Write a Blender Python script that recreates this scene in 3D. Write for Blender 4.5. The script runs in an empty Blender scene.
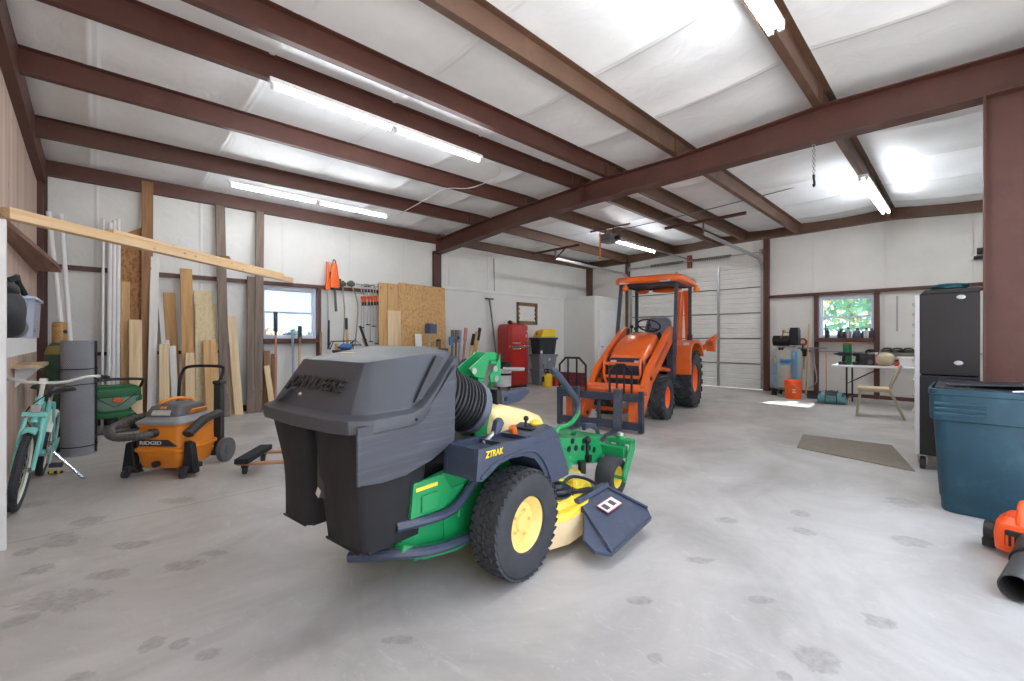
import bpy, bmesh, math, random
from mathutils import Vector, Matrix, Euler
R=random.Random(7)
C=bpy.context.scene.collection
PI=math.pi
# ------------------------------------------------------------------ measuring: photo pixel -> place in the room
FPX=437.0; CX=512.0; CY=338.0; CH=1.25
YAW=math.atan2(460,437)
Fx,Fy=math.cos(YAW),math.sin(YAW); Rx,Ry=math.sin(YAW),-math.cos(YAW)
def ray(u,v):
    t=(u-CX)/FPX
    return (Fx+Rx*t,Fy+Ry*t,(CY-v)/FPX)
def onX(u,v,x):
    r=ray(u,v); k=x/r[0]; return Vector((x,k*r[1],CH+k*r[2]))
def onY(u,v,y):
    r=ray(u,v); k=y/r[1]; return Vector((k*r[0],y,CH+k*r[2]))
def onZ(u,v,z=0.0):
    r=ray(u,v); k=(z-CH)/r[2]; return Vector((k*r[0],k*r[1],z))
# ------------------------------------------------------------------ materials
def lin(c):
    return tuple((x/255/12.92 if x/255<=.04045 else ((x/255+.055)/1.055)**2.4) for x in c)+(1,)
def nd(nt,t,**k):
    n=nt.nodes.new(t)
    for a,b in k.items():
        if a in n.inputs: n.inputs[a].default_value=b
        else: setattr(n,a,b)
    return n
MATS={}
def mat(name,rgb,rough=.5,metal=0.0,var=.12,scale=6.0,bump=0.0,bscale=60.0,coat=0.0,stretch=(1,1,1),dirt=None,dirt_amt=.5,spec=.5):
    if name in MATS: return MATS[name]
    m=bpy.data.materials.new(name); m.use_nodes=True; nt=m.node_tree; L=nt.links
    b=nt.nodes['Principled BSDF']
    b.inputs['Roughness'].default_value=rough; b.inputs['Metallic'].default_value=metal
    b.inputs['Specular IOR Level'].default_value=spec
    if coat: b.inputs['Coat Weight'].default_value=coat; b.inputs['Coat Roughness'].default_value=.15
    tc=nd(nt,'ShaderNodeTexCoord'); mp=nd(nt,'ShaderNodeMapping'); mp.inputs['Scale'].default_value=stretch
    L.new(tc.outputs['Object'],mp.inputs[0])
    nz=nd(nt,'ShaderNodeTexNoise',Scale=scale,Detail=6.0,Roughness=.6); L.new(mp.outputs[0],nz.inputs['Vector'])
    c=lin(rgb)
    rp=nd(nt,'ShaderNodeValToRGB'); e=rp.color_ramp.elements
    e[0].position=.3; e[1].position=.7
    e[0].color=tuple(x*(1-var) for x in c[:3])+(1,); e[1].color=tuple(min(1,x*(1+var)) for x in c[:3])+(1,)
    L.new(nz.outputs['Fac'],rp.inputs[0]); out=rp.outputs[0]
    if dirt:
        n2=nd(nt,'ShaderNodeTexNoise',Scale=scale*2.3,Detail=8.0,Roughness=.7); L.new(mp.outputs[0],n2.inputs['Vector'])
        r2=nd(nt,'ShaderNodeMapRange'); r2.inputs[1].default_value=.52; r2.inputs[2].default_value=.72; r2.inputs[4].default_value=dirt_amt
        L.new(n2.outputs['Fac'],r2.inputs[0])
        mx=nd(nt,'ShaderNodeMix',data_type='RGBA'); mx.inputs[7].default_value=lin(dirt)
        L.new(r2.outputs[0],mx.inputs[0]); L.new(out,mx.inputs[6]); out=mx.outputs[2]
    L.new(out,b.inputs['Base Color'])
    if bump:
        n3=nd(nt,'ShaderNodeTexNoise',Scale=bscale,Detail=4.0); L.new(mp.outputs[0],n3.inputs['Vector'])
        bp=nd(nt,'ShaderNodeBump',Strength=bump,Distance=.01); L.new(n3.outputs['Fac'],bp.inputs['Height']); L.new(bp.outputs[0],b.inputs['Normal'])
    MATS[name]=m; return m
def wood(name,rgb,dark,scale=1.0,axis=2,rough=.65):
    """long-grained timber: noise stretched along the board plus a few knots"""
    if name in MATS: return MATS[name]
    m=bpy.data.materials.new(name); m.use_nodes=True; nt=m.node_tree; L=nt.links; b=nt.nodes['Principled BSDF']
    b.inputs['Roughness'].default_value=rough
    tc=nd(nt,'ShaderNodeTexCoord'); mp=nd(nt,'ShaderNodeMapping'); s=[22*scale]*3; s[axis]=1.1*scale; mp.inputs['Scale'].default_value=s
    L.new(tc.outputs['Object'],mp.inputs[0])
    nz=nd(nt,'ShaderNodeTexNoise',Scale=1.0,Detail=8.0,Roughness=.65,Distortion=.6); L.new(mp.outputs[0],nz.inputs['Vector'])
    rp=nd(nt,'ShaderNodeValToRGB'); e=rp.color_ramp.elements; e[0].position=.33; e[1].position=.62; e[0].color=lin(dark); e[1].color=lin(rgb)
    L.new(nz.outputs['Fac'],rp.inputs[0])
    vo=nd(nt,'ShaderNodeTexVoronoi',Scale=1.0); m2=nd(nt,'ShaderNodeMapping'); s2=[7.0]*3; s2[axis]=3.2; m2.inputs['Scale'].default_value=s2
    L.new(tc.outputs['Object'],m2.inputs[0]); L.new(m2.outputs[0],vo.inputs['Vector'])
    r2=nd(nt,'ShaderNodeMapRange'); r2.inputs[1].default_value=.05; r2.inputs[2].default_value=.12; r2.inputs[3].default_value=.75; r2.inputs[4].default_value=0
    L.new(vo.outputs['Distance'],r2.inputs[0])
    mx=nd(nt,'ShaderNodeMix',data_type='RGBA'); mx.inputs[7].default_value=lin(tuple(x*.55 for x in dark))
    L.new(r2.outputs[0],mx.inputs[0]); L.new(rp.outputs[0],mx.inputs[6]); L.new(mx.outputs[2],b.inputs['Base Color'])
    MATS[name]=m; return m
def emit(name,rgb,s):
    m=bpy.data.materials.new(name); m.use_nodes=True; nt=m.node_tree
    b=nt.nodes['Principled BSDF']; b.inputs['Base Color'].default_value=lin(rgb); b.inputs['Emission Color'].default_value=lin(rgb); b.inputs['Emission Strength'].default_value=s
    return m
def osb_mat(name,light,dark):
    m=bpy.data.materials.new(name); m.use_nodes=True; nt=m.node_tree; L=nt.links; b=nt.nodes['Principled BSDF']; b.inputs['Roughness'].default_value=.7
    tc=nd(nt,'ShaderNodeTexCoord'); vo=nd(nt,'ShaderNodeTexVoronoi',Scale=46.0); mp=nd(nt,'ShaderNodeMapping'); mp.inputs['Scale'].default_value=(1,1,.55); mp.inputs['Rotation'].default_value=(0,.5,0)
    L.new(tc.outputs['Object'],mp.inputs[0]); L.new(mp.outputs[0],vo.inputs['Vector'])
    sp=nd(nt,'ShaderNodeSeparateColor'); L.new(vo.outputs['Color'],sp.inputs[0])
    rp=nd(nt,'ShaderNodeValToRGB'); e=rp.color_ramp.elements; e[0].color=lin(dark); e[1].color=lin(light); e[1].position=.6
    L.new(sp.outputs[0],rp.inputs[0]); L.new(rp.outputs[0],b.inputs['Base Color']); MATS[name]=m; return m
def glass_mat(name,tint=(235,245,250),fac=.06):
    m=bpy.data.materials.new(name); m.use_nodes=True; nt=m.node_tree; nt.nodes.clear(); L=nt.links
    o=nd(nt,'ShaderNodeOutputMaterial'); t=nd(nt,'ShaderNodeBsdfTransparent'); t.inputs[0].default_value=lin(tint); g=nd(nt,'ShaderNodeBsdfGlossy',Roughness=.02)
    x=nd(nt,'ShaderNodeMixShader'); x.inputs[0].default_value=fac; L.new(t.outputs[0],x.inputs[1]); L.new(g.outputs[0],x.inputs[2]); L.new(x.outputs[0],o.inputs[0]); return m
# ------------------------------------------------------------------ mesh builder
class MB:
    def __init__(s): s.bm=bmesh.new()
    def _add(s,vs,fs):
        v=[s.bm.verts.new(p) for p in vs]
        for f in fs:
            try: s.bm.faces.new([v[i] for i in f])
            except ValueError: pass
        return s
    def box(s,c,d,rot=None):
        M=Matrix.Translation(c)
        if rot is not None: M=M@(rot.to_4x4() if isinstance(rot,Matrix) else Euler(rot).to_matrix().to_4x4())
        x,y,z=d[0]/2,d[1]/2,d[2]/2
        vs=[M@Vector(p) for p in [(-x,-y,-z),(x,-y,-z),(x,y,-z),(-x,y,-z),(-x,-y,z),(x,-y,z),(x,y,z),(-x,y,z)]]
        return s._add(vs,[(0,3,2,1),(4,5,6,7),(0,1,5,4),(1,2,6,5),(2,3,7,6),(3,0,4,7)])
    def span(s,a,b):
        return s.box([(a[i]+b[i])/2 for i in range(3)],[abs(a[i]-b[i]) for i in range(3)])
    def beam(s,p0,p1,w,h,up=(0,0,1)):
        """rectangular bar from p0 to p1; h along up"""
        p0,p1=Vector(p0),Vector(p1); d=(p1-p0); l=d.length; d.normalize(); u=Vector(up)
        sd=d.cross(u)
        if sd.length<1e-4: sd=d.cross(Vector((1,0,0)))
        sd.normalize(); u=sd.cross(d).normalized()
        M=Matrix((sd,d,u)).transposed()
        return s.box((p0+p1)/2,(w,l,h),M)
    def loft(s,rings,caps=True,closed=True):
        n=len(rings[0]); vs=[p for r in rings for p in r]; fs=[]
        for i in range(len(rings)-1):
            for j in range(n if closed else n-1):
                k=(j+1)%n; fs.append((i*n+j,i*n+k,(i+1)*n+k,(i+1)*n+j))
        if caps and closed: fs+= [tuple(range(n-1,-1,-1)),tuple((len(rings)-1)*n+j for j in range(n))]
        return s._add([Vector(p) for p in vs],fs)
    def cyl(s,p0,p1,r0,r1=None,n=16,caps=True):
        r1=r0 if r1 is None else r1; p0,p1=Vector(p0),Vector(p1); d=(p1-p0).normalized()
        a=d.orthogonal().normalized(); b=d.cross(a)
        return s.loft([[p+(a*math.cos(2*PI*i/n)+b*math.sin(2*PI*i/n))*r for i in range(n)] for p,r in ((p0,r0),(p1,r1))],caps)
    def tube(s,pts,r,n=10,closed=False,caps=True):
        P=[Vector(p) for p in pts]; m=len(P); rr=r if isinstance(r,(list,tuple)) else [r]*m
        rings=[]; pa=None
        for i,p in enumerate(P):
            if closed: d=P[(i+1)%m]-P[i-1]
            else: d=(P[min(i+1,m-1)]-P[max(i-1,0)])
            d.normalize()
            if pa is None: a=d.orthogonal().normalized()
            else:
                a=pa-d*pa.dot(d)
                a=a.normalized() if a.length>1e-6 else d.orthogonal().normalized()
            pa=a; b=d.cross(a)
            rings.append([p+(a*math.cos(2*PI*j/n)+b*math.sin(2*PI*j/n))*rr[i] for j in range(n)])
        if closed: rings.append(rings[0])
        return s.loft(rings,caps and not closed)
    def lathe(s,prof,n=24,c=(0,0,0),M=None,caps=True):
        M=Matrix.Translation(c)@(M.to_4x4() if M else Matrix.Identity(4))
        return s.loft([[M@Vector((r*math.cos(2*PI*i/n),r*math.sin(2*PI*i/n),z)) for i in range(n)] for r,z in prof],caps)
    def ring(s,c,axis,Rr,r,n=28,k=8):
        a=Vector(axis).normalized(); u=a.orthogonal().normalized(); v=a.cross(u); c=Vector(c)
        return s.tube([c+(u*math.cos(2*PI*i/n)+v*math.sin(2*PI*i/n))*Rr for i in range(n)],r,k,closed=True)
    def prism(s,poly,f,a,b):
        """poly of 2-D points; f(p,q,t) -> 3-D; extruded from t=a to t=b"""
        return s.loft([[f(p,q,a) for p,q in poly],[f(p,q,b) for p,q in poly]])
    def ball(s,c,r,n=12,m=8):
        r=(r,r,r) if not isinstance(r,(tuple,list)) else r; c=Vector(c)
        return s.loft([[c+Vector((r[0]*math.sin(t)*math.cos(2*PI*i/n),r[1]*math.sin(t)*math.sin(2*PI*i/n),r[2]*math.cos(t))) for i in range(n)] for t in [PI*(.02+.96*j/m) for j in range(m+1)]])
    def build(s,name,m,parent=None,bevel=0,seg=2,ang=35,sub=0,loc=None):
        bmesh.ops.recalc_face_normals(s.bm,faces=s.bm.faces)
        me=bpy.data.meshes.new(name); 
        for f in s.bm.faces: f.smooth=True
        s.bm.to_mesh(me); s.bm.free(); me.set_sharp_from_angle(angle=math.radians(ang))
        me.materials.append(m)
        o=bpy.data.objects.new(name,me); C.objects.link(o)
        if parent: o.parent=parent
        if loc is not None: o.location=loc
        if bevel:
            b=o.modifiers.new('bevel','BEVEL'); b.width=bevel; b.segments=seg; b.limit_method='ANGLE'; b.angle_limit=math.radians(40); b.harden_normals=True
        if sub:
            q=o.modifiers.new('sub','SUBSURF'); q.levels=sub; q.render_levels=sub
        return o
def fx(p,q,t): return Vector((t,p,q))     # polygon in the y-z plane
def fy(p,q,t): return Vector((p,t,q))     # polygon in the x-z plane
def fz(p,q,t): return Vector((p,q,t))
def tag(o,label,cat,group=None):
    o['label']=label; o['category']=cat
    if group: o['group']=group
    return o
def thing(name,label,cat,loc=(0,0,0),rz=0,group=None):
    o=bpy.data.objects.new(name,None); C.objects.link(o); o.location=loc; o.rotation_euler=(0,0,rz); o.empty_display_size=.1
    return tag(o,label,cat,group)
def struct(o): o['kind']='structure'; return o
def dup(root,loc,rz,label,group=None):
    r=root.copy(); C.objects.link(r); r.location=loc; r.rotation_euler=(root.rotation_euler[0],root.rotation_euler[1],rz); r['label']=label
    if group: r['group']=group
    for ch in list(root.children):
        c=ch.copy(); C.objects.link(c); c.parent=r
        for g in list(ch.children):
            d=g.copy(); C.objects.link(d); d.parent=c
    return r
def smooth_path(pts,k=6):
    P=[Vector(p) for p in pts]; out=[]
    for i in range(len(P)-1):
        a=P[max(i-1,0)];b=P[i];c=P[i+1];d=P[min(i+2,len(P)-1)]
        for j in range(k):
            t=j/k; out.append(.5*((2*b)+(c-a)*t+(2*a-5*b+4*c-d)*t*t+(3*b-a-3*c+d)*t**3))
    return out+[P[-1]]
def lettering(txt,m,parent,M,size,depth=.004,bold=.0,shear=0,name='lettering',fit=None):
    cu=bpy.data.curves.new('text','FONT'); cu.body=txt; cu.size=size; cu.extrude=depth; cu.offset=bold; cu.shear=shear; cu.align_x='CENTER'; cu.align_y='CENTER'
    t=bpy.data.objects.new('text',cu); C.objects.link(t); bpy.context.view_layer.update()
    me=bpy.data.meshes.new_from_object(t.evaluated_get(bpy.context.evaluated_depsgraph_get())); bpy.data.objects.remove(t)
    if fit:
        w=max(v.co.x for v in me.vertices)-min(v.co.x for v in me.vertices); k=fit/w
        for v in me.vertices: v.co.x*=k
    me.transform(M); me.name=name; me.materials.clear(); me.materials.append(m)
    o=bpy.data.objects.new(name,me); C.objects.link(o)
    if parent: o.parent=parent
    return o
def frame_M(o,xdir,ydir):
    x=Vector(xdir).normalized(); y=Vector(ydir); z=x.cross(y).normalized(); y=z.cross(x)
    m=Matrix((x,y,z)).transposed().to_4x4(); m.translation=Vector(o); return m
# ------------------------------------------------------------------ shared materials
brown=mat('brown_red_oxide_steel',(82,47,38),.5,0,.16,3,.05,40,dirt=(126,92,74),dirt_amt=.12)
brown2=mat('brown_weathered_purlin',(92,66,50),.5,0,.2,2.5,.05,40,dirt=(140,112,90),dirt_amt=.3)
galv=mat('galvanised_steel',(170,172,172),.35,.8,.12,14)
silver=mat('brushed_metal',(190,190,188),.3,.9,.06,10)
blackplastic=mat('black_plastic',(28,29,32),.5,0,.2,8,.05)
blackmetal=mat('black_painted_steel',(24,24,27),.4,.2,.2,8,.03)
rubber=mat('tyre_rubber',(52,53,57),.75,0,.25,9,.1,80,dirt=(84,80,76),dirt_amt=.35)
white=mat('white_paint',(228,228,226),.5,0,.04,3)
whiteplastic=mat('white_plastic',(232,233,234),.35,0,.04,4)
chrome=mat('chrome',(205,206,208),.14,1,.03,5)
orange=mat('tractor_orange_paint',(222,98,32),.34,0,.1,3,coat=.25,dirt=(150,58,24),dirt_amt=.25)
jdgreen=mat('mower_green_paint',(22,138,78),.35,0,.1,4,coat=.2,dirt=(46,100,70),dirt_amt=.3)
jdyellow=mat('mower_yellow_paint',(236,206,60),.38,0,.08,4,coat=.15,dirt=(170,140,60),dirt_amt=.25)
LAMP=48.0; SKY=2.7; SUN=15.0; EXPO=0.58
# ================================================================== THE SETTING
XL=-.57; XB=11.6; YA=8.605; YN=-.75; XR=5.73
PUR=[(8.50,3.42,3.45,3.49),(7.09,3.48,3.60,3.51),(5.68,3.56,3.66,3.58),(4.44,3.61,3.70,3.62),(3.8,3.64,3.70,3.63),(2.70,3.72,3.69,3.62),(1.117,3.85,3.76,3.64),(-.62,3.78,3.66,3.5)]
def pz(k,x):
    y,a,b,c=PUR[k]
    return a+(b-a)*(x-XL)/(XR-XL) if x<XR else b+(c-b)*(x-XR)/(XB-XR)
def roof_z(x,y):
    for k in range(len(PUR)-1):
        y0,y1=PUR[k][0],PUR[k+1][0]
        if y<=y0 and y>=y1:
            t=(y0-y)/(y0-y1); return pz(k,x)*(1-t)+pz(k+1,x)*t
    return pz(0,x) if y>PUR[0][0] else pz(len(PUR)-1,x)
# --- floor: trowelled concrete with stains, tyre scuffs and saw cuts
def floor_material():
    m=bpy.data.materials.new('stained_concrete'); m.use_nodes=True; nt=m.node_tree; L=nt.links; b=nt.nodes['Principled BSDF']
    tc=nd(nt,'ShaderNodeTexCoord'); co=tc.outputs['Object']
    def noise(s,d=6,r=.6,dist=0,st=None):
        v=co
        if st: mp=nd(nt,'ShaderNodeMapping'); mp.inputs['Scale'].default_value=st; L.new(co,mp.inputs[0]); v=mp.outputs[0]
        n=nd(nt,'ShaderNodeTexNoise',Scale=s,Detail=float(d),Roughness=r,Distortion=dist); L.new(v,n.inputs['Vector']); return n.outputs['Fac']
    def rng(f,a,c,lo=0,hi=1):
        r=nd(nt,'ShaderNodeMapRange'); r.inputs[1].default_value=a; r.inputs[2].default_value=c; r.inputs[3].default_value=lo; r.inputs[4].default_value=hi; L.new(f,r.inputs[0]); return r.outputs[0]
    def mix(f,a,col):
        x=nd(nt,'ShaderNodeMix',data_type='RGBA'); L.new(f,x.inputs[0]); L.new(a,x.inputs[6]); x.inputs[7].default_value=lin(col); return x.outputs[2]
    def math_(op,a,c=None):
        n=nd(nt,'ShaderNodeMath',operation=op)
        for i,q in enumerate((a,c)):
            if q is None: continue
            if isinstance(q,(int,float)): n.inputs[i].default_value=q
            else: L.new(q,n.inputs[i])
        return n.outputs[0]
    rp=nd(nt,'ShaderNodeValToRGB'); e=rp.color_ramp.elements; e[0].position=.3; e[1].position=.72; e[0].color=lin((162,159,154)); e[1].color=lin((204,200,195))
    L.new(noise(1.1,8,.62,.8),rp.inputs[0]); c=rp.outputs[0]
    c=mix(rng(noise(.55,4,.6,1.2,(1,2.2,1)),.5,.72,0,.45),c,(150,143,134))
    c=mix(rng(noise(9,5,.7,.3),.55,.75,0,.2),c,(216,211,206))
    c=mix(rng(noise(3.2,8,.75,2.5,(2.5,1,1)),.58,.66,0,.45),c,(206,202,198))
    c=mix(rng(noise(60,3,.6),.66,.72,0,.35),c,(140,136,132))
    sx=nd(nt,'ShaderNodeSeparateXYZ'); L.new(co,sx.inputs[0])
    wob=noise(6,8,.75,1.0)
    ST=[]
    for u,v,au,av in FLOOR_STAINS:
        p=onZ(u,v); q=onZ(u+au,v); w=onZ(u,v+av)
        ST.append((p.x,p.y,(q-p).length,(w-p).length))
    tot=None
    for x,y,ra,rb in ST:
        dx=math_('SUBTRACT',sx.outputs[0],x); dy=math_('SUBTRACT',sx.outputs[1],y)
        l=math_('ADD',math_('MULTIPLY',dx,Rx/ra),math_('MULTIPLY',dy,Ry/ra)); d=math_('ADD',math_('MULTIPLY',dx,Fx/rb),math_('MULTIPLY',dy,Fy/rb))
        q=math_('ADD',math_('MULTIPLY',l,l),math_('MULTIPLY',d,d)); q=math_('ADD',math_('SQRT',q),math_('MULTIPLY',math_('SUBTRACT',wob,.5),2.6))
        s=rng(q,1.05,.8,0,1); tot=s if tot is None else math_('MAXIMUM',tot,s)
    c=mix(math_('MULTIPLY',tot,rng(noise(30,4,.6),.3,.7,.12,.5)),c,(104,97,91))
    # tyre scuff arcs
    for cx,cy,r0,wd,am in ((1.9,1.5,.95,.03,.22),(1.9,1.5,1.12,.02,.16),(2.6,2.9,2.2,.03,.12),(4.2,1.6,1.4,.02,.12)):
        dx=math_('SUBTRACT',sx.outputs[0],cx); dy=math_('SUBTRACT',sx.outputs[1],cy); q=math_('SQRT',math_('ADD',math_('MULTIPLY',dx,dx),math_('MULTIPLY',dy,dy)))
        q=math_('ABSOLUTE',math_('SUBTRACT',q,r0)); c=mix(math_('MULTIPLY',rng(q,wd,0,0,am),rng(noise(4,4,.7),.35,.6)),c,(150,144,140))
    for ax,val in ((1,4.04),(0,5.73),(1,-0.9)):
        q=math_('ABSOLUTE',math_('SUBTRACT',sx.outputs[ax],val)); c=mix(rng(q,.007,.003,0,.6),c,(120,110,102))
    L.new(c,b.inputs['Base Color'])
    L.new(rng(noise(2.2,6,.6),.3,.7,.3,.55),b.inputs['Roughness'])
    bp=nd(nt,'ShaderNodeBump',Strength=.12,Distance=.01); L.new(noise(14,8,.65),bp.inputs['Height']); L.new(bp.outputs[0],b.inputs['Normal'])
    return m
FLOOR_STAINS=[(90,521,16,4),(60,536,10,3),(68,541,18,5),(25,552,10,3),(185,565,18,5),(215,553,13,2.5),(150,645,11,8),(180,644,9,5),(207,655,11,6),(40,570,14,4),(60,600,45,9),(80,676,14,5),(22,620,16,6),
 (800,513,10,3),(803,531,11,4),(910,541,16,4),(820,660,22,12),(783,676,9,6),(880,623,17,6),(868,616,6,4),(655,658,10,7),(700,560,14,3),(725,520,10,3),(640,600,12,4),(180,500,18,3),(130,545,16,4),(30,505,14,3),(110,575,20,4),(400,640,16,5),(760,600,14,4),(905,503,16,4)]
f=MB().span((XL-.2,YN-3,-.12),(XB+.2,YA+.2,0)).build('floor',floor_material()); struct(f)
# --- wall lining (white faced insulation behind the steel)
def lining(name,rgb,axis,step=1.22):
    m=bpy.data.materials.new(name); m.use_nodes=True; nt=m.node_tree; L=nt.links; b=nt.nodes['Principled BSDF']; b.inputs['Roughness'].default_value=.5
    tc=nd(nt,'ShaderNodeTexCoord'); nz=nd(nt,'ShaderNodeTexNoise',Scale=1.3,Detail=6.0,Roughness=.6); L.new(tc.outputs['Object'],nz.inputs['Vector'])
    rp=nd(nt,'ShaderNodeValToRGB'); e=rp.color_ramp.elements; e[0].position=.3; e[1].position=.7; c=lin(rgb); e[0].color=tuple(x*.93 for x in c[:3])+(1,); e[1].color=tuple(min(1,x*1.05) for x in c[:3])+(1,); L.new(nz.outputs['Fac'],rp.inputs[0])
    sx=nd(nt,'ShaderNodeSeparateXYZ'); L.new(tc.outputs['Object'],sx.inputs[0])
    a=nd(nt,'ShaderNodeMath',operation='WRAP'); a.inputs[1].default_value=step/2; a.inputs[2].default_value=-step/2; L.new(sx.outputs[axis],a.inputs[0])
    ab=nd(nt,'ShaderNodeMath',operation='ABSOLUTE'); L.new(a.outputs[0],ab.inputs[0])
    r=nd(nt,'ShaderNodeMapRange'); r.inputs[1].default_value=.0; r.inputs[2].default_value=.03; r.inputs[3].default_value=1; r.inputs[4].default_value=0; L.new(ab.outputs[0],r.inputs[0])
    n2=nd(nt,'ShaderNodeTexNoise',Scale=4.0,Detail=5.0,Distortion=1.0); L.new(tc.outputs['Object'],n2.inputs['Vector'])
    ad=nd(nt,'ShaderNodeMath',operation='ADD'); L.new(r.outputs[0],ad.inputs[0]); L.new(n2.outputs['Fac'],ad.inputs[1])
    bp=nd(nt,'ShaderNodeBump',Strength=.35,Distance=.025); L.new(ad.outputs[0],bp.inputs['Height']); L.new(bp.outputs[0],b.inputs['Normal'])
    L.new(rp.outputs[0],b.inputs['Base Color']); return m
linA=lining('white_wall_lining_long',(222,222,218),0); linB=lining('white_wall_lining_end',(220,218,213),1); linR=lining('white_roof_lining',(241,244,246),0,1.22)
# wall openings
WA0=onY(262,300,YA).x; WA1=onY(316,300,YA).x; WAz0,WAz1=1.24,2.19
WB1=onX(819,300,XB).y; WB0=onX(874.5,300,XB).y; WBz0,WBz1=1.25,2.17
GD0=onX(764,300,XB).y; GD1=onX(631,300,XB).y; GDZ=3.1
w=MB()
for a,c in (((XL-.2,0),(WA0,3.8)),((WA0,0),(WA1,WAz0)),((WA0,WAz1),(WA1,3.8)),((WA1,0),(XB+.2,3.8))):
    w.span((a[0],YA,a[1]),(c[0],YA+.12,c[1]))
struct(w.build('wall_back',linA))
w=MB()
for a,c in (((YN-.1,0),(WB0,4.0)),((WB0,0),(WB1,WBz0)),((WB0,WBz1),(WB1,4.0)),((WB1,0),(GD0,4.0)),((GD0,GDZ),(GD1,4.0)),((GD1,0),(YA,4.0))):
    w.span((XB,a[0],a[1]),(XB+.12,c[0],c[1]))
struct(w.build('wall_end',linB))
# left wall: plywood sheets
plyw=wood('pale_plywood',(214,192,178),(186,160,144),.35,2,.7)
w=MB(); yy=YN
k=0
while yy<YA:
    y2=min(yy+1.22,YA); w.span((XL-.12,yy+.003,0),(XL,y2-.003,4.1)); yy=y2
struct(w.build('wall_left',plyw))
# near wall, unseen; its roll-up opening is assumed and widened for more daylight
w=MB()
w.span((XL-.12,YN-.12,0),(-.4,YN,4.0)).span((-.4,YN-.12,3.05),(5.3,YN,4.0)).span((5.3,YN-.12,0),(XB+.12,YN,4.0))
struct(w.build('wall_near',linA))
# roof lining: drapes between the purlins, a raised seam every 1.22 m
def roof(name):
    b=MB(); bm=b.bm; xs=[]; x=XL-.1
    while x<XB+.12:
        for d in (0,.3,.58,.595,.61,.625,.64,.92): xs.append(x+d)
        x+=1.22
    ys=[]; 
    for k in range(len(PUR)-1):
        for t in (0,.25,.5,.75): ys.append((PUR[k][0]*(1-t)+PUR[k+1][0]*t,math.sin(PI*t)))
    ys=[(YA+.12,0)]+ys+[(PUR[-1][0],0),(YN-.1,0)]
    g=[]
    for i,x in enumerate(xs):
        row=[]
        for y,s in ys:
            z=roof_z(min(max(x,XL),XB),min(max(y,YN),YA))+.205-.035*s+(-.016*s if i%8 in (3,4,5) else 0)
            row.append(bm.verts.new((x,y,z)))
        g.append(row)
    for i in range(len(xs)-1):
        for j in range(len(ys)-1): bm.faces.new((g[i][j],g[i+1][j],g[i+1][j+1],g[i][j+1]))
    o=b.build(name,linR,ang=60); s=o.modifiers.new('s','SOLIDIFY'); s.thickness=.02; s.offset=1
    return o
struct(roof('ceiling'))
# purlins: Z-sections, one per bay
def purlin(k,x0,x1,m,e=.0):
    y=PUR[k][0]; b=MB()
    sec=[(-.035,0.0),(.03,0.0),(.03,.006),(-.027,.006),(-.027,.196),(-.09,.196),(-.09,.202),(-.035,.202)]
    sec=[(-.0,0),(.075,0),(.075,.02),(.069,.02),(.069,.006),(.006,.006),(.006,.202),(-.065,.202),(-.065,.196),(0,.196)]
    b.loft([[Vector((x,y+p,pz(k,x)+q)) for p,q in sec] for x in (x0,x1)])
    return struct(b.build('roof_purlin',m,ang=20))
for k in range(1,7):
    purlin(k,XL+.02,XR-.002,brown if k!=5 and k!=6 else brown2); purlin(k,XR+.002,XB-.005,brown2)
struct(MB().box((XR/2+XL/2,8.54,3.53),(XR-XL-.02,.1,.2)).build('eave_strut',brown)); struct(MB().box((XR/2+XB/2,8.54,3.57),(XB-XR-.02,.1,.2)).build('eave_strut',brown2))
# clips where the purlins lap over the main rafter
for k in range(1,7):
    y=PUR[k][0]
    struct(MB().box((XR-.12,y-.004,pz(k,XR)+.1),(.012,.03,.16)).box((XR-.2,y-.004,pz(k,XR)+.1),(.012,.03,.16)).build('purlin_clip',brown2))
# main rafter: tapered web with flanges
prof_t=[(8.62,3.50),(7.09,PUR[1][2]),(5.68,PUR[2][2]),(4.1,3.715),(2.7,PUR[5][2]),(1.1,PUR[6][2]),(-.70,3.67)]
prof_b=[(8.62,3.19),(6.56,3.325),(5.9,3.39),(4.3,3.41),(1.65,3.405),(-.1,3.37),(-.70,3.36)]
b=MB()
b.prism(prof_t+prof_b[::-1],fx,XR-.006,XR+.006)
for pr,s in ((prof_t,-1),(prof_b,1)):
    b.loft([[Vector((XR-.1,y,z)),Vector((XR+.1,y,z)),Vector((XR+.1,y,z+s*.012)),Vector((XR-.1,y,z+s*.012))] for y,z in pr])
b.box((XR,4.35,3.56),(.2,.02,.3))
struct(b.build('main_rafter',brown,ang=20))
# columns
b=MB(); b.box((XR,-.075,1.69),(.2,.014,3.38)).box((XR,-.36,1.69),(.012,.56,3.38)).box((XR,-.65,1.69),(.2,.014,3.38)).box((XR,-.36,.01),(.24,.62,.02))
struct(b.build('steel_column',brown))
b=MB(); b.box((XR,8.535,1.66),(.2,.012,3.2)).box((XR,8.565,1.66),(.012,.06,3.2)).box((XR,8.597,1.66),(.2,.012,3.2))
struct(b.build('steel_column',brown))
struct(MB().span((XL,8.42,0),(XL+.055,8.6,3.45)).span((XL,8.54,0),(XL+.09,8.6,3.45)).build('corner_column',brown))
b=MB(); p=onX(588,262,XB-.05); b.span((XB-.12,8.42,2.4),(XB-.01,8.6,3.5)); struct(b.build('corner_column',brown2))
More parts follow.
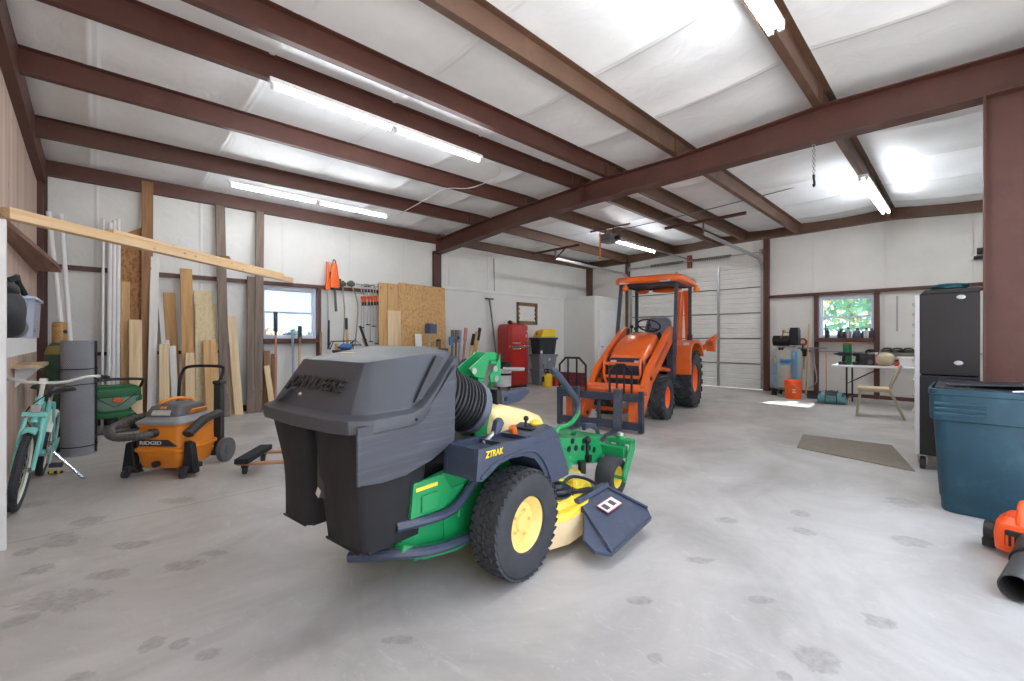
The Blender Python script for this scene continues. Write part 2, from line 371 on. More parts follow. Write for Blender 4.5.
# rake beams on the two end walls
for nm,xx,m,dp,wd in (('rake_beam',XB-.06,brown2,.02,.06),('rake_beam',XL+.04,brown,.12,.04)):
    ks=list(range(len(PUR)))
    b=MB(); b.loft([[Vector((xx-wd,PUR[k][0],pz(k,xx)+.20)),Vector((xx+wd,PUR[k][0],pz(k,xx)+.20)),Vector((xx+wd,PUR[k][0],pz(k,xx)-dp)),Vector((xx-wd,PUR[k][0],pz(k,xx)-dp))] for k in ks])
    struct(b.build(nm,m,ang=15))
# girts
GZ=2.19
struct(MB().span((XL,YA-.075,GZ),(XR-.1,YA,GZ+.062)).build('wall_girt',brown))
struct(MB().span((XB-.09,YN,GZ),(XB,GD0-.12,GZ+.062)).build('wall_girt',brown))
woodgirt=wood('stained_girt_wood',(150,112,92),(112,78,62),.6,1)
b=MB(); b.span((XL,3.4,2.09),(XL+.012,YA-.2,2.25)); g_=[(3.4,.02),(4.8,.075),(7.4,.235),(8.05,.24)]; b.loft([[Vector((XL+.012,y,2.09)),Vector((XL+w,y,2.09)),Vector((XL+w,y,2.135)),Vector((XL+w-.012,y,2.135)),Vector((XL+w-.012,y,2.10)),Vector((XL+.012,y,2.10))] for y,w in g_]); struct(b.build('wall_girt',woodgirt))
struct(MB().span((XL,YA-.07,1.0),(1.7,YA,1.05)).build('wall_girt',brown))
# base angles
struct(MB().span((XL,YA-.03,0),(XR,YA,.1)).build('baseboard_back',brown)); struct(MB().span((XB-.03,YN,0),(XB,GD0-.1,.075)).build('baseboard_end',brown))
# posts by the windows and the big door
for y0,y1 in ((WB1,WB1+.075),(WB0-.085,WB0)): struct(MB().span((XB-.09,y0,0),(XB,y1,GZ)).build('window_post',brown))
struct(MB().span((XB-.12,GD0-.13,0),(XB,GD0-.02,3.6)).build('door_post',brown)); struct(MB().span((XB-.12,GD1+.02,0),(XB,GD1+.12,3.6)).build('door_post',brown2))
struct(MB().span((WA1,YA-.1,.0),(WA1+.06,YA,GZ)).build('window_post',brown)); struct(MB().span((WA0-.06,YA-.1,.0),(WA0,YA,GZ)).build('window_post',brown))
struct(MB().span((WA0,YA-.14,WAz0-.09),(WA1,YA,WAz0)).build('window_ledge',brown)); struct(MB().span((XB-.16,WB0,WBz0-.085),(XB,WB1,WBz0)).build('window_ledge',brown))
# windows: frame, two sashes, panes
pane=glass_mat('window_glass'); alum=mat('white_window_frame',(206,210,220),.4,.0,.05,6)
def window(name,a0,a1,z0,z1,f,dep):
    # f(a,d,z): a along the wall, d outwards from its inner face
    fr=MB(); t=.035
    def bx(b,A,B,D0,D1,Z0,Z1): 
        p,q=f(A,D0,Z0),f(B,D1,Z1); b.span(p,q)
    bx(fr,a0,a0+t,.0,dep,z0,z1);bx(fr,a1-t,a1,.0,dep,z0,z1);bx(fr,a0+t,a1-t,.0,dep,z0,z0+t);bx(fr,a0+t,a1-t,.0,dep,z1-.06,z1)
    o=struct(fr.build(name,alum,bevel=.004)); zm=z0+(z1-z0)*.5
    for i,(Z0,Z1,d) in enumerate(((z0+t,zm+.02,.05),(zm-.02,z1-.06,.08))):
        s=MB(); q=.03
        bx(s,a0+t,a0+t+q,d,d+.025,Z0,Z1);bx(s,a1-t-q,a1-t,d,d+.025,Z0,Z1);bx(s,a0+t+q,a1-t-q,d,d+.025,Z0,Z0+q);bx(s,a0+t+q,a1-t-q,d,d+.025,Z1-q,Z1)
        so=s.build('sash',alum,o,bevel=.003)
        g=MB(); bx(g,a0+t+q,a1-t-q,d+.01,d+.014,Z0+q,Z1-q); g.build('glass_pane',pane,so)
    return o
window('window_1',WA0,WA1,WAz0,WAz1,lambda a,d,z:(a,YA+d,z),.12)
window('window_2',WB0,WB1,WBz0,WBz1,lambda a,d,z:(XB+d,a,z),.12)
# partition in the far corner
wall_white=mat('painted_board',(224,224,221),.55,0,.03,2)
XC=10.3; YC=7.42
struct(MB().span((XR+.11,YA-.05,0),(XC,YA,2.42)).build('wall_partition',wall_white)); struct(MB().span((XR+.11,YA-.075,2.40),(XC,YA,2.47)).build('trim_1',white,bevel=.004))
b=MB(); b.span((XC,YC,0),(XC+.06,YA-.05,2.42)); b.span((XC+.06,YC,0),(XB,YC+.06,2.42)); b.span((XC+.06,YC+.06,2.38),(XB,YA,2.42))
struct(b.build('wall_closet',wall_white)); b=MB(); b.span((XC-.02,YC-.02,2.40),(XC+.06,YA-.05,2.46)).span((XC+.06,YC-.02,2.40),(XB,YC+.06,2.46)).span((XC-.02,YC-.02,0),(XC+.05,YC+.04,2.4)); struct(b.build('trim_2',white,bevel=.004))
d=struct(MB().span((XC+.18,YC-.04,.02),(XC+1.0,YC-.002,2.05)).build('door_1',whiteplastic,bevel=.004))
MB().cyl((XC+.27,YC-.04,1.0),(XC+.27,YC-.075,1.0),.012).ball((XC+.27,YC-.09,1.0),.028).build('door_knob',silver,d)
# white door on the back wall panel near the corner
pD=onY(538,320,YA-.05).x
# overhead door: five ribbed sections, stiles, hinges
doorwhite=mat('white_door_steel',(226,225,220),.4,0,.05,3)
o=None
b=MB(); n=5; hh=GDZ/n
def ribs(z0,z1):
    pts=[]; k=5; st=(z1-z0-.012)/k
    pts.append((0,z0+.006))
    for i in range(k):
        q=z0+.006+i*st
        pts+=[(-.012,q+.012),(-.012,q+st*.78),(0,q+st*.88)]
    pts.append((0,z1-.006)); return pts
for i in range(n):
    pr=ribs(i*hh,(i+1)*hh); pr=pr+[(.04,(i+1)*hh-.006),(.04,i*hh+.006)]
    b.prism([(p,q) for p,q in pr],lambda p,q,t:Vector((XB-.02+p,t,q)),GD0,GD1)
gd=struct(b.build('door_2',doorwhite,ang=20))
b=MB()
for i in range(1,n): b.span((XB-.045,GD0,i*hh-.008),(XB-.03,GD1,i*hh+.008))
b.build('section_seam',mat('dark_seam',(70,70,70),.5),gd)
for yy in (GD0+.03,GD0+(GD1-GD0)*.29,GD0+(GD1-GD0)*.6,GD1-.03):
    MB().span((XB-.055,yy-.03,.03),(XB-.03,yy+.03,GDZ-.03)).build('stile',galv,gd,bevel=.003)
b=MB()
for yy in (GD0+.02,GD0+(GD1-GD0)*.29,GD0+(GD1-GD0)*.6,GD1-.02):
    for i in range(1,n): b.box((XB-.062,yy,i*hh),(.015,.05,.08))
b.build('hinges',silver,gd)['kind']='stuff'
# overhead door hardware: tracks, hangers, spring shaft, opener
for s,yy in ((-1,GD0-.0),(1,GD1+.0)):
    x=XB-.09
    pts=[Vector((x,yy,.02)),Vector((x,yy,2.75))]+[Vector((x-.38+.38*math.cos(a),yy,2.75+.38*math.sin(a))) for a in [PI/2*i/8 for i in range(1,9)]]+[Vector((x-3.35,yy,3.2))]
    b=MB(); b.loft([[p+Vector((0,d,0))+n_ for d,n_ in ((-.025,n0),(.025,n0),(.025,n1),(-.025,n1))] for p,n0,n1 in [(p,Vector((-.03,0,0)) if i<2 else Vector((-.02,0,-.03)),Vector((.03,0,0)) if i<2 else Vector((.02,0,.03))) for i,p in enumerate(pts)]])
    b.build('track',galv,gd,bevel=.004)
    e=pts[-1]; hw=-.75 if s<0 else .75
    b=MB(); b.beam((e.x,yy-.95*(s*-1)*-1*0-.75,e.z+.22),(e.x,yy+.75,e.z+.22),.05,.05).beam((e.x,yy,e.z-.04),(e.x,yy,e.z+.2),.05,.012,(0,1,0)).beam((e.x,yy,e.z),(e.x,yy+.3*-s,e.z+.2),.02,.03)
    b.build('track_hanger',brown,gd)
b=MB(); b.cyl((XB-.13,GD0-.05,3.3),(XB-.13,GD1+.05,3.3),.013); b.build('spring_shaft',galv,gd)
ym=(GD0+GD1)/2
for y0,y1 in ((ym+.12,ym+1.1),(ym-1.1,ym-.12)):
    b=MB(); n=150; b.tube([Vector((XB-.13+.035*math.cos(i*.9),y0+(y1-y0)*i/n,3.3+.035*math.sin(i*.9))) for i in range(n)],.008,5); b.build('torsion_spring',blackmetal,gd)
for yy in (GD0+.02,GD1-.02):
    MB().cyl((XB-.13,yy-.03,3.3),(XB-.13,yy+.03,3.3),.07,n=20).build('cable_drum',silver,gd)
MB().box((XB-.03,ym,3.3),(.05,.12,.34)).build('header_block',wood('rusty_block',(150,84,56),(110,60,44),1,2),gd)
# opener head with its drive rail and red release cord
t=thing('garage_door_opener','grey overhead door opener hung under the roof with an orange release cord','opener',(8.0,5.38,3.40))
MB().box((0,0,0),(.34,.26,.15)).box((-.02,0,-.09),(.28,.22,.04)).build('motor_housing',mat('opener_grey',(110,112,112),.4,.2,.1),t,bevel=.02,seg=3)
MB().cyl((.05,.13,0),(.05,.24,0),.06,n=18).build('motor',blackmetal,t)
MB().cyl((.05,-.13,0),(.05,-.22,.0),.05,n=18).build('gear_cover',blackmetal,t)
MB().beam((.15,0,.03),(XB-8.0-.12,ym-5.38,-.04),.03,.03).build('drive_rail',galv,t)
MB().beam((0,.1,.05),(0,.1,.24),.03,.006).beam((0,-.1,.05),(0,-.1,.24),.03,.006).beam((0,-.5,.22),(0,.5,.22),.03,.03).build('hanger_straps',brown2,t)
MB().tube([(-.25,.06,.1),(-.25,.06,-.2),(-.25,.06,-.42)],.014,8).ball((-.25,.06,-.45),.03).build('release_cord',mat('orange_cord',(226,116,46),.6),t)
# ceiling light fixtures ------------------------------------------------------------
tube_m=emit('fluorescent_tube',(246,250,255),LAMP)
fix_m=mat('fixture_enamel',(235,236,236),.35)
def light(name,x0,x1,y,z,n,label,seg=1,tilt=0):
    l=x1-x0; t=thing(name,label,'ceiling light',((x0+x1)/2,y,z),0,'strip lights on the roof purlins'); t.rotation_euler=(0,tilt,0)
    w=.12 if n==2 else .075
    MB().box((0,0,.03),(l,w*.95,.04)).build('housing',fix_m,t)
    sl=l/seg
    for s in range(seg):
        a=-l/2+s*sl+.03; c=a+sl-.06
        for k in range(n):
            yy=(k-(n-1)/2)*.075
            MB().cyl((a+.02,yy,-.02),(c-.02,yy,-.02),.019,n=12).build('lamp_tube',tube_m,t)
            for q_ in (a,c): MB().box((q_,yy,-.012),(.025,.04,.05)).build('lamp_holder',white,t)
    return t
p,q=onY(269,84,4.40),onY(481,159,4.40)
light('strip_light',p.x,q.x,4.40,(p.z+q.z)/2,1,'long single tube strip light left of the main rafter, nearer the camera',2)
p,q=onY(228,183,7.05),onY(388,216,7.05)
light('strip_light',p.x,q.x,7.05,(p.z+q.z)/2,1,'single tube strip light nearest the lumber wall, above the leaning boards',2)
p,q=onY(750,-12,1.08),onY(777,30,1.08)
light('strip_light',q.x-2.44,q.x,1.08,q.z+.0,2,'twin tube strip light cut by the top edge, ahead of the main rafter',1)
p,q=onY(863,174,1.08),onY(886,215,1.08)
light('strip_light',p.x,q.x,1.08,(p.z+q.z)/2,2,'twin tube strip light beyond the main rafter above the window table',1)
p,q=onY(600,236,5.62),onY(655,252,5.62)
light('strip_light',p.x,q.x,5.62,(p.z+q.z)/2,1,'strip light beyond the main rafter beside the door opener, above the orange tractor',1)
# conduit from opener to the far right light
wire=mat('grey_cable',(120,118,116),.5); wirew=mat('white_cable',(214,212,206),.5)
p0=onY(870,167,1.12); p1=Vector((8.1,5.2,3.56)); p2=onX(690,205,(p0.x+8.2)/2)
tag(MB().tube(smooth_path([p1,p1+(p0-p1)*.33+Vector((0,0,-.03)),p1+(p0-p1)*.66+Vector((0,0,-.03)),p0],8),.009,6).build('power_cable',wire),'grey power cable running under the purlins from door opener to twin tube light','cable')
a=onY(481,160,4.38); pts=[a,onY(499,167,4.6),onY(495,178,5.0),onY(470,188,5.6),onY(445,189,5.7),onY(425,200,6.4),onY(403,212,7.0),onY(396,216,7.05)]
tag(MB().tube(smooth_path(pts,6),.006,6).build('light_cord',wirew),'white cord looping between the two strip lights left of the rafter','cord')
pts=[onY(428,219,7.06),onY(455,223,7.04),onY(490,226,7.04),onY(520,236,7.03),onY(545,240,7.03),onY(575,250,7.03)]
# chain and hook below the rafter
p=onX(816,146,XR+.1)
t=thing('chain_hook','small hook on a chain hanging from the underside of the main rafter','hook',(XR,p.y,3.39))
b=MB()
for i in range(12): b.ring((0,0,-.02-.028*i),((1,0,0),(0,1,0))[i%2],.014,.004,10,5)
b.build('chain',galv,t)
MB().tube(smooth_path([(0,0,-.35),(0,0,-.38),(.02,0,-.41),(.03,0,-.44),(.01,0,-.465),(-.02,0,-.45)],4),.011,8).box((0,0,-.36),(.03,.02,.04)).build('hook',blackmetal,t)
# ------------------------------------------------------------------ outside
gm=mat('outdoor_ground',(206,200,190),.9,0,.2,.3)
struct(MB().span((XL-40,YA+.3,-.35),(XB+60,YA+120,-.25)).span((XB+.3,-60,-.35),(XB+60,YA+.3,-.25)).span((XL-40,-60,-.25),(XB+.3,YN-3,-.14)).build('ground_outside',gm))
leafm=[mat('leaves_%s'%n,c,.7,0,.3,3) for n,c in (('green',(120,160,120)),('yellow',(196,176,96)),('brown',(176,130,84)),('dark',(58,74,58)))]
bark=mat('tree_bark',(120,100,84),.9,0,.2,8)
def leaf_tree(loc,h,r,m,label,n=700,ls=.14,grp='trees outside the end wall window',kind='tree'):
    t=thing('tree',label,'tree',loc,0,grp)
    MB().tube(smooth_path([(0,0,-.3),(.1,.05,h*.3),(-.05,0,h*.6),(.05,.1,h*.85)],4),[.16-.012*i for i in range(13)],8).build('trunk',bark,t)
    b=MB(); rr=random.Random(int(loc[0]*13+loc[1]*7))
    for i in range(n):
        a=rr.uniform(0,2*PI); z=rr.uniform(-1,1); q=rr.random()**.4
        c=Vector((math.cos(a)*math.sqrt(1-z*z)*r*q,math.sin(a)*math.sqrt(1-z*z)*r*q,h*.62+z*r*.95*q))
        u=Vector((rr.uniform(-1,1),rr.uniform(-1,1),rr.uniform(-1,1))).normalized(); v=u.orthogonal().normalized(); s=ls*rr.uniform(.6,1.3)
        b._add([c-u*s,c+v*s*.5,c+u*s,c-v*s*.5],[(0,1,2,3)])
    b.build('foliage',m,t); return t
leaf_tree((17.0,2.0,-.2),4.4,1.7,leafm[0],'green leafy tree filling the right of the end wall window',900,.16)
leaf_tree((17.0,5.2,-.2),3.9,1.4,leafm[1],'yellow autumn tree seen at the left of the end wall window',800,.15)
leaf_tree((24,9.0,-.2),6,2.4,leafm[2],'brown autumn tree far behind the yellow one outside the end wall window',600,.2)
leaf_tree((24,3.6,-.2),6.4,2.4,leafm[1],'tall pale tree far behind the green one outside the end wall window',600,.2)
leaf_tree((6.3,25.,-.2),1.7,1.0,leafm[2],'bare brown tree at the left of the lumber wall window',700,.2,'trees outside the lumber wall window')
hz=[]
for i,(x,y,h) in enumerate(((14.0,46,2.6),(16.2,47,2.3),(18.6,48,2.5),(20.8,47,2.2),(23,48,2.6))):
    leaf_tree((x,y,-.2),h-.3,.95,leafm[3],['dark distant tree low in the lumber wall window, nearest the brown tree','dark distant tree low in the lumber wall window, second from the brown tree','dark distant tree low in the middle of the lumber wall window','dark distant tree low in the lumber wall window, second from its right jamb','dark distant tree low in the lumber wall window, beside its right jamb'][i],260,.3,'distant trees outside the lumber wall window')
# ------------------------------------------------------------------ sky, sun, camera
wd=bpy.data.worlds.new('sky'); bpy.context.scene.world=wd; wd.use_nodes=True; nt=wd.node_tree; L=nt.links
bg=nt.nodes['Background']; tc=nd(nt,'ShaderNodeTexCoord'); sx=nd(nt,'ShaderNodeSeparateXYZ'); L.new(tc.outputs['Generated'],sx.inputs[0])
rp=nd(nt,'ShaderNodeValToRGB'); e=rp.color_ramp.elements; e[0].position=.0; e[0].color=lin((180,208,238)); e[1].position=.35; e[1].color=lin((96,160,232)); L.new(sx.outputs[2],rp.inputs[0])
mp=nd(nt,'ShaderNodeMapping'); mp.inputs['Scale'].default_value=(1,1,2.6); L.new(tc.outputs['Generated'],mp.inputs[0])
nz=nd(nt,'ShaderNodeTexNoise',Scale=5.0,Detail=8.0,Roughness=.6); L.new(mp.outputs[0],nz.inputs['Vector'])
r2=nd(nt,'ShaderNodeMapRange'); r2.inputs[1].default_value=.5; r2.inputs[2].default_value=.72; L.new(nz.outputs['Fac'],r2.inputs[0])
mx=nd(nt,'ShaderNodeMix',data_type='RGBA'); mx.inputs[7].default_value=lin((250,250,250)); L.new(r2.outputs[0],mx.inputs[0]); hx_=nd(nt,'ShaderNodeMapRange'); hx_.inputs[1].default_value=-.3; hx_.inputs[2].default_value=.9; hx_.inputs[3].default_value=.55; hx_.inputs[4].default_value=0; L.new(sx.outputs[1],hx_.inputs[0]); mh=nd(nt,'ShaderNodeMix',data_type='RGBA'); mh.inputs[7].default_value=lin((238,238,240)); L.new(hx_.outputs[0],mh.inputs[0]); L.new(rp.outputs[0],mh.inputs[6]); L.new(mh.outputs[2],mx.inputs[6]); L.new(mx.outputs[2],bg.inputs[0]); bg.inputs[1].default_value=SKY
sn=bpy.data.lights.new('sun','SUN'); sn.energy=SUN; sn.angle=.01; sn.color=(1,.95,.88); so=bpy.data.objects.new('sun',sn); C.objects.link(so)
sd=Vector((-2.0,.45,-1.72)).normalized(); so.rotation_euler=sd.to_track_quat('-Z','Y').to_euler()
# daylight sampling through the wide opening behind the camera
pl=bpy.data.lights.new('opening_portal','AREA'); pl.shape='RECTANGLE'; pl.size=5.7; pl.size_y=3.05; pl.cycles.is_portal=True
po=bpy.data.objects.new('opening_portal',pl); C.objects.link(po); po.location=(2.45,YN-.13,1.53); po.rotation_euler=(math.radians(90),0,0)
cam=bpy.data.cameras.new('camera'); co=bpy.data.objects.new('camera',cam); C.objects.link(co); bpy.context.scene.camera=co
cam.sensor_width=36; cam.lens=36*FPX/1024; cam.shift_y=-(340.5-CY)/1024; cam.clip_start=.02; cam.clip_end=400
co.location=(0,0,CH); co.rotation_euler=(PI/2,0,YAW-PI/2)
sc=bpy.context.scene; sc.view_settings.view_transform='Standard'; sc.view_settings.look='None'; sc.view_settings.gamma=1; sc.view_settings.exposure=EXPO; sc.view_settings.use_curve_mapping=False
sc.cycles.use_denoising=True; sc.cycles.max_bounces=10; sc.cycles.diffuse_bounces=6; sc.cycles.transparent_max_bounces=12; sc.cycles.sample_clamp_indirect=6
# ================================================================== ZERO-TURN MOWER WITH REAR BAGGER
mow=thing('ride_on_mower','green and yellow zero-turn mower with a big dark grey rear grass bagger','mower',(1.526,2.202,0),math.radians(8))
def RY(): return Matrix.Rotation(PI/2,3,'X')        # lathe axis z -> -y
def wheel_parts(parent,c,Rr,w,rimm,name,treadfn=None,rim=.5,side=-1,tyre_m=None,dish=.35,segs=40):
    """tyre and rim as part > sub-part; axle along local y; side=-1: outer face towards -y"""
    Mx=Matrix.Rotation(PI/2,3,'X') if side<0 else Matrix.Rotation(-PI/2,3,'X')
    b=MB(); r0=Rr*rim; h=w/2
    b.lathe([(r0,-h*.72),(r0*1.06,-h*.9),(Rr*.80,-h),(Rr*.93,-h*.93),(Rr*.985,-h*.72),(Rr*.985,h*.72),(Rr*.93,h*.93),(Rr*.80,h),(r0*1.06,h*.9),(r0,h*.72)],segs,(0,0,0),Mx,caps=False)
    if treadfn: treadfn(b,Mx,Rr,w)
    t=b.build(name,tyre_m or rubber,parent,ang=32,loc=c)
    g=MB(); g.lathe([(r0*.10,h*.42),(r0*.3,h*.42),(r0*.34,h*.30),(r0*.72,h*(.62-dish)),(r0*.86,h*.55),(r0*.97,h*.72),(r0*1.05,h*.80),(r0*1.05,h*.7),(r0*.98,h*.6),(r0*.9,-h*.6),(r0*1.02,-h*.75),(r0*.3,-h*.2),(r0*.1,-h*.2)],segs,(0,0,0),Mx)
    for i in range(5):
        a=2*PI*i/5; p=Mx@Vector((r0*.48*math.cos(a),r0*.48*math.sin(a),h*(.48-dish*.5))); q=Mx@Vector((r0*.48*math.cos(a),r0*.48*math.sin(a),h*(.48-dish*.5)+.015)); g.cyl(p,q,r0*.055,n=6)
    g.build('rim',rimm,t,ang=30); return t
def turf_tread(b,Mx,Rr,w):
    n=40; rows=6
    for j in range(rows):
        z=-w*.40+w*.80*j/(rows-1)
        for i in range(n):
            a=2*PI*(i+.5*(j%2))/n; dr=.0 if abs(z)<w*.3 else -.006
            ca,sa=math.cos(a),math.sin(a); c=Vector(((Rr*.993+dr)*ca,(Rr*.993+dr)*sa,z))
            M=Matrix(((ca,-sa,0),(sa,ca,0),(0,0,1)))@Matrix.Rotation(.35*(1 if j%2 else -1),3,'X')
            MM=Mx@M
            b.box(Mx@c,(.012,2*PI*Rr/n*.74,w/rows*.80),MM)
def lug_tread(n,ang,wid=.05):
    def f(b,Mx,Rr,w):
        for s in (-1,1):
            for i in range(n):
                a=2*PI*(i+.5*(s>0))/n; ca,sa=math.cos(a),math.sin(a)
                M=Matrix(((ca,-sa,0),(sa,ca,0),(0,0,1)))@Matrix.Rotation(ang*s,3,'X')
                b.box(Mx@Vector((Rr*.985*ca,Rr*.985*sa,s*w*.255)),(.05,wid,w*.56),Mx@M)
                b.box(Mx@Vector((Rr*.93*ca,Rr*.93*sa,s*w*.49)),(Rr*.1,wid*.9,.018),Mx@Matrix(((ca,-sa,0),(sa,ca,0),(0,0,1))))
    return f
rimy=mat('cream_yellow_rim',(240,208,120),.4,0,.06,5,coat=.2)
for y,s in ((-.548,-1),(.548,1)): wheel_parts(mow,(.012,y,.281),.276,.175,rimy,'rear_wheel',turf_tread,.50,s,dish=.34,segs=44)
# body tub: fender consoles both sides
tub=mat('dark_blue_grey_moulding',(56,64,82),.38,0,.1,4,.04,120,dirt=(88,96,112),dirt_amt=.2)
sidep=[(-.356,.592),(-.341,.736),(-.1,.728),(.085,.717),(.16,.722),(.27,.747),(.33,.70),(.455,.46),(.449,.427),(.242,.424),(.17,.53),(.1,.60),(0,.635),(-.10,.645),(-.194,.635),(-.27,.60),(-.312,.583)]
for s,nm in ((-1,'fender_console'),(1,'fender_console')):
    b=MB(); b.prism(sidep,fy,s*.60,s*.575); b.prism([(p,min(q,.70)) if p<.1 else (p,q) for p,q in sidep],fy,s*.575,s*.40)
    b.prism(sidep,fy,s*.40,s*.375)
    b.span((-.345,s*.575,.59),(-.32,s*.40,.736)); b.span((.06,s*.575,.66),(.09,s*.40,.722)); b.span((-.12,s*.575,.66),(-.10,s*.40,.72))
    # raised moulding line above the arch
    b.tube(smooth_path([(-.33,s*.603,.60),(-.22,s*.603,.645),(-.05,s*.603,.662),(.10,s*.603,.64),(.2,s*.603,.55),(.26,s*.603,.44)],4),.008,6)
    b.span((.10,s*.603,.675),(.33,s*.60,.682))
    fc=b.build(nm,tub,mow,bevel=.008)
    if s<0:
        lettering('ZTRAK',mat('yellow_lettering',(236,206,44),.45),mow,frame_M((-.235,-.6035,.700),(1,0,-.02),(0,0,1)),.042,.001,.0012,.1,fit=.13)
        knob=mat('orange_knob',(226,110,30),.5)
        MB().cyl((.10,-.47,.70),(.07,-.47,.76),.018,.022,8).build('throttle_knob',knob,mow)
        MB().tube([(.2,-.46,.72),(.21,-.46,.77)],.008,6).ball((.212,-.46,.785),.016).build('choke_knob',blackplastic,mow)
        MB().ball((.28,-.48,.75),(.04,.035,.02)).build('yellow_switch',jdyellow,mow)
        MB().span((.17,-.53,.725),(.34,-.42,.738)).build('control_panel',blackplastic,mow,bevel=.004)
# lever with paddle at the rear of the console
MB().tube([(-.12,-.43,.70),(-.06,-.45,.75)],.012,8).build('lift_lever',silver,mow)
MB().prism([(-.075,.735),(-.05,.81),(-.015,.825),(.01,.79),(-.025,.745)],fy,-.47,-.43).build('lever_paddle',mat('slate_paddle',(62,70,92),.45),mow,bevel=.01)
# green engine frame
b=MB()
b.prism([(-.62,.30),(-.60,.56),(-.12,.62),(.05,.60),(.9,.40),(.9,.32),(.1,.22),(-.15,.20),(-.45,.20)],fy,-.36,-.34).prism([(-.62,.30),(-.60,.56),(-.12,.62),(.05,.60),(.9,.40),(.9,.32),(.1,.22),(-.15,.20),(-.45,.20)],fy,.36,.34)
b.span((-.62,-.34,.28),(-.60,.34,.50)).span((-.5,-.34,.2),(.4,.34,.22))
b.build('main_frame',jdgreen,mow,bevel=.006)
b=MB(); b.prism([(-.56,.42),(-.54,.585),(-.36,.59),(-.30,.50),(-.35,.42)],fy,-.385,-.36).span((-.50,-.395,.44),(-.40,-.385,.52)); b.build('engine_guard',jdgreen,mow,bevel=.008)
MB().span((-.53,-.388,.545),(-.40,-.384,.562)).build('yellow_stripe',jdyellow,mow)
b=MB(); b.span((-.34,-.37,.24),(-.20,-.345,.5)).box((-.24,-.375,.40),(.02,.01,.12)); b.build('side_bracket',jdgreen,mow,bevel=.005)
b=MB(); b.prism([(-.64,.30),(-.5,.235),(-.3,.20),(-.12,.215),(-.12,.26),(-.3,.25),(-.5,.29),(-.62,.35)],fy,-.42,-.36); b.build('rear_bumper_plate',jdgreen,mow,bevel=.01)
b=MB(); b.tube(smooth_path([(-.62,-.36,.41),(-.48,-.395,.405),(-.36,-.40,.40),(-.28,-.40,.42),(-.15,-.39,.50),(-.08,-.38,.54)],5),.024,10); b.build('upper_bumper_tube',tub,mow)
b=MB(); b.tube(smooth_path([(-.75,-.2,.28),(-.62,-.40,.305),(-.45,-.43,.27),(-.27,-.43,.25),(-.17,-.43,.245)],5),.024,10); b.build('lower_bumper_tube',tub,mow)
b=MB(); b.span((-.45,-.28,.40),(.05,.28,.68)).cyl((-.2,0,.68),(-.2,0,.80),.15,n=20).span((-.55,-.2,.3),(-.45,.2,.5)); b.build('engine',blackmetal,mow,bevel=.012)
# cutter deck
deckp=[(.12,-.45),(.2,-.60),(.35,-.655),(.60,-.655),(.80,-.60),(1.02,-.42),(1.05,-.2),(1.0,.1),(1.02,.42),(.85,.62),(.4,.62),(.15,.45)]
def inset(P,k,c=(.6,0)): return [(c[0]+(x-c[0])*k,c[1]+(y-c[1])*k) for x,y in P]
b=MB(); b.loft([[Vector((x,y,z)) for x,y in inset(deckp,k)] for k,z in ((1,.07),(1,.215),(.985,.235),(.93,.245),(.90,.285),(.86,.295))])
b.build('cutter_deck',jdyellow,mow,bevel=.006,ang=30)
dust=mat('dusty_cream_deck_skirt',(222,196,150),.6,0,.1,6,dirt=(160,130,90),dirt_amt=.3)
b=MB(); pts=[(.2,-.605),(.35,-.662),(.57,-.662),(.60,-.64)]; b.loft([[Vector((x,y,.065)),Vector((x,y,.2)),Vector((x,y+.01,.2)),Vector((x,y+.01,.065))] for x,y in pts]); b.build('deck_skirt',dust,mow)
MB().lathe([(.02,.0),(.085,.0),(.095,.008),(.095,.016),(.075,.024),(.095,.034),(.095,.046),(.085,.052),(.05,.052),(.045,.075),(.0,.08)],28,(.42,-.53,.30)).build('spindle_pulley',mat('dark_pulley',(44,46,54),.4,.3),mow,ang=25)
MB().cyl((.42,-.53,.2),(.42,-.53,.30),.05,n=16).build('spindle_housing',blackmetal,mow)
b=MB(); b.beam((.52,-.58,.30),(.70,-.62,.28),.03,.02).cyl((.52,-.58,.24),(.52,-.58,.33),.012).tube(smooth_path([(.5,-.5,.30),(.6,-.52,.36),(.72,-.56,.33),(.80,-.6,.28)],4),.011,6); b.build('belt_linkage',blackmetal,mow)
MB().box((.62,-.55,.315),(.05,.03,.05),(0,.4,.3)).box((.68,-.48,.315),(.04,.05,.03),(.3,0,.6)).build('yellow_bracket',jdyellow,mow,bevel=.004)
MB().box((.80,-.42,.3),(.16,.10,.003)).build('warning_decal',mat('pale_decal',(190,186,176),.5,0,.3,60),mow)
# rubber discharge chute
rub=mat('slate_rubber_chute',(62,70,88),.5,0,.12,6,.06,60,dirt=(104,112,128),dirt_amt=.3)
P=[Vector(p) for p in ((.52,-.60,.245),(.90,-.60,.245),(.935,-.90,.15),(.90,-.94,.11),(.37,-.925,.085),(.31,-.85,.10),(.33,-.77,.13),(.50,-.68,.215))]
b=MB(); ctr=[(.5,-.64,.27),(.93,-.64,.275)]
n=P; th=Vector((0,.008,-.022)); b.loft([[p for p in P],[p+th for p in P]]); 
b.box((.71,-.61,.25),(.40,.06,.03),(-.25,0,0)); b.tube([(.90,-.61,.25),(.935,-.90,.155)],.010,6).tube([(.51,-.66,.235),(.37,-.92,.095)],.008,6).tube([(.38,-.925,.09),(.90,-.935,.115)],.007,6)
ch=b.build('discharge_chute',rub,mow,bevel=.005)
nn=(P[1]-P[0]).cross(P[2]-P[1]).normalized()
if nn.z<0: nn=-nn
pc=Vector((.70,-.745,.203))+nn*.006; xd=Vector((1,0,0)); yd=(P[1]-P[2]); yd=(yd-xd*yd.dot(xd)).normalized()
def plate(c,a,bb,w,h,t=.002): 
    M=frame_M(c,a,bb); q=MB(); q.box((0,0,0),(w,h,t)); 
    for v in q.bm.verts: v.co=M@v.co
    return q
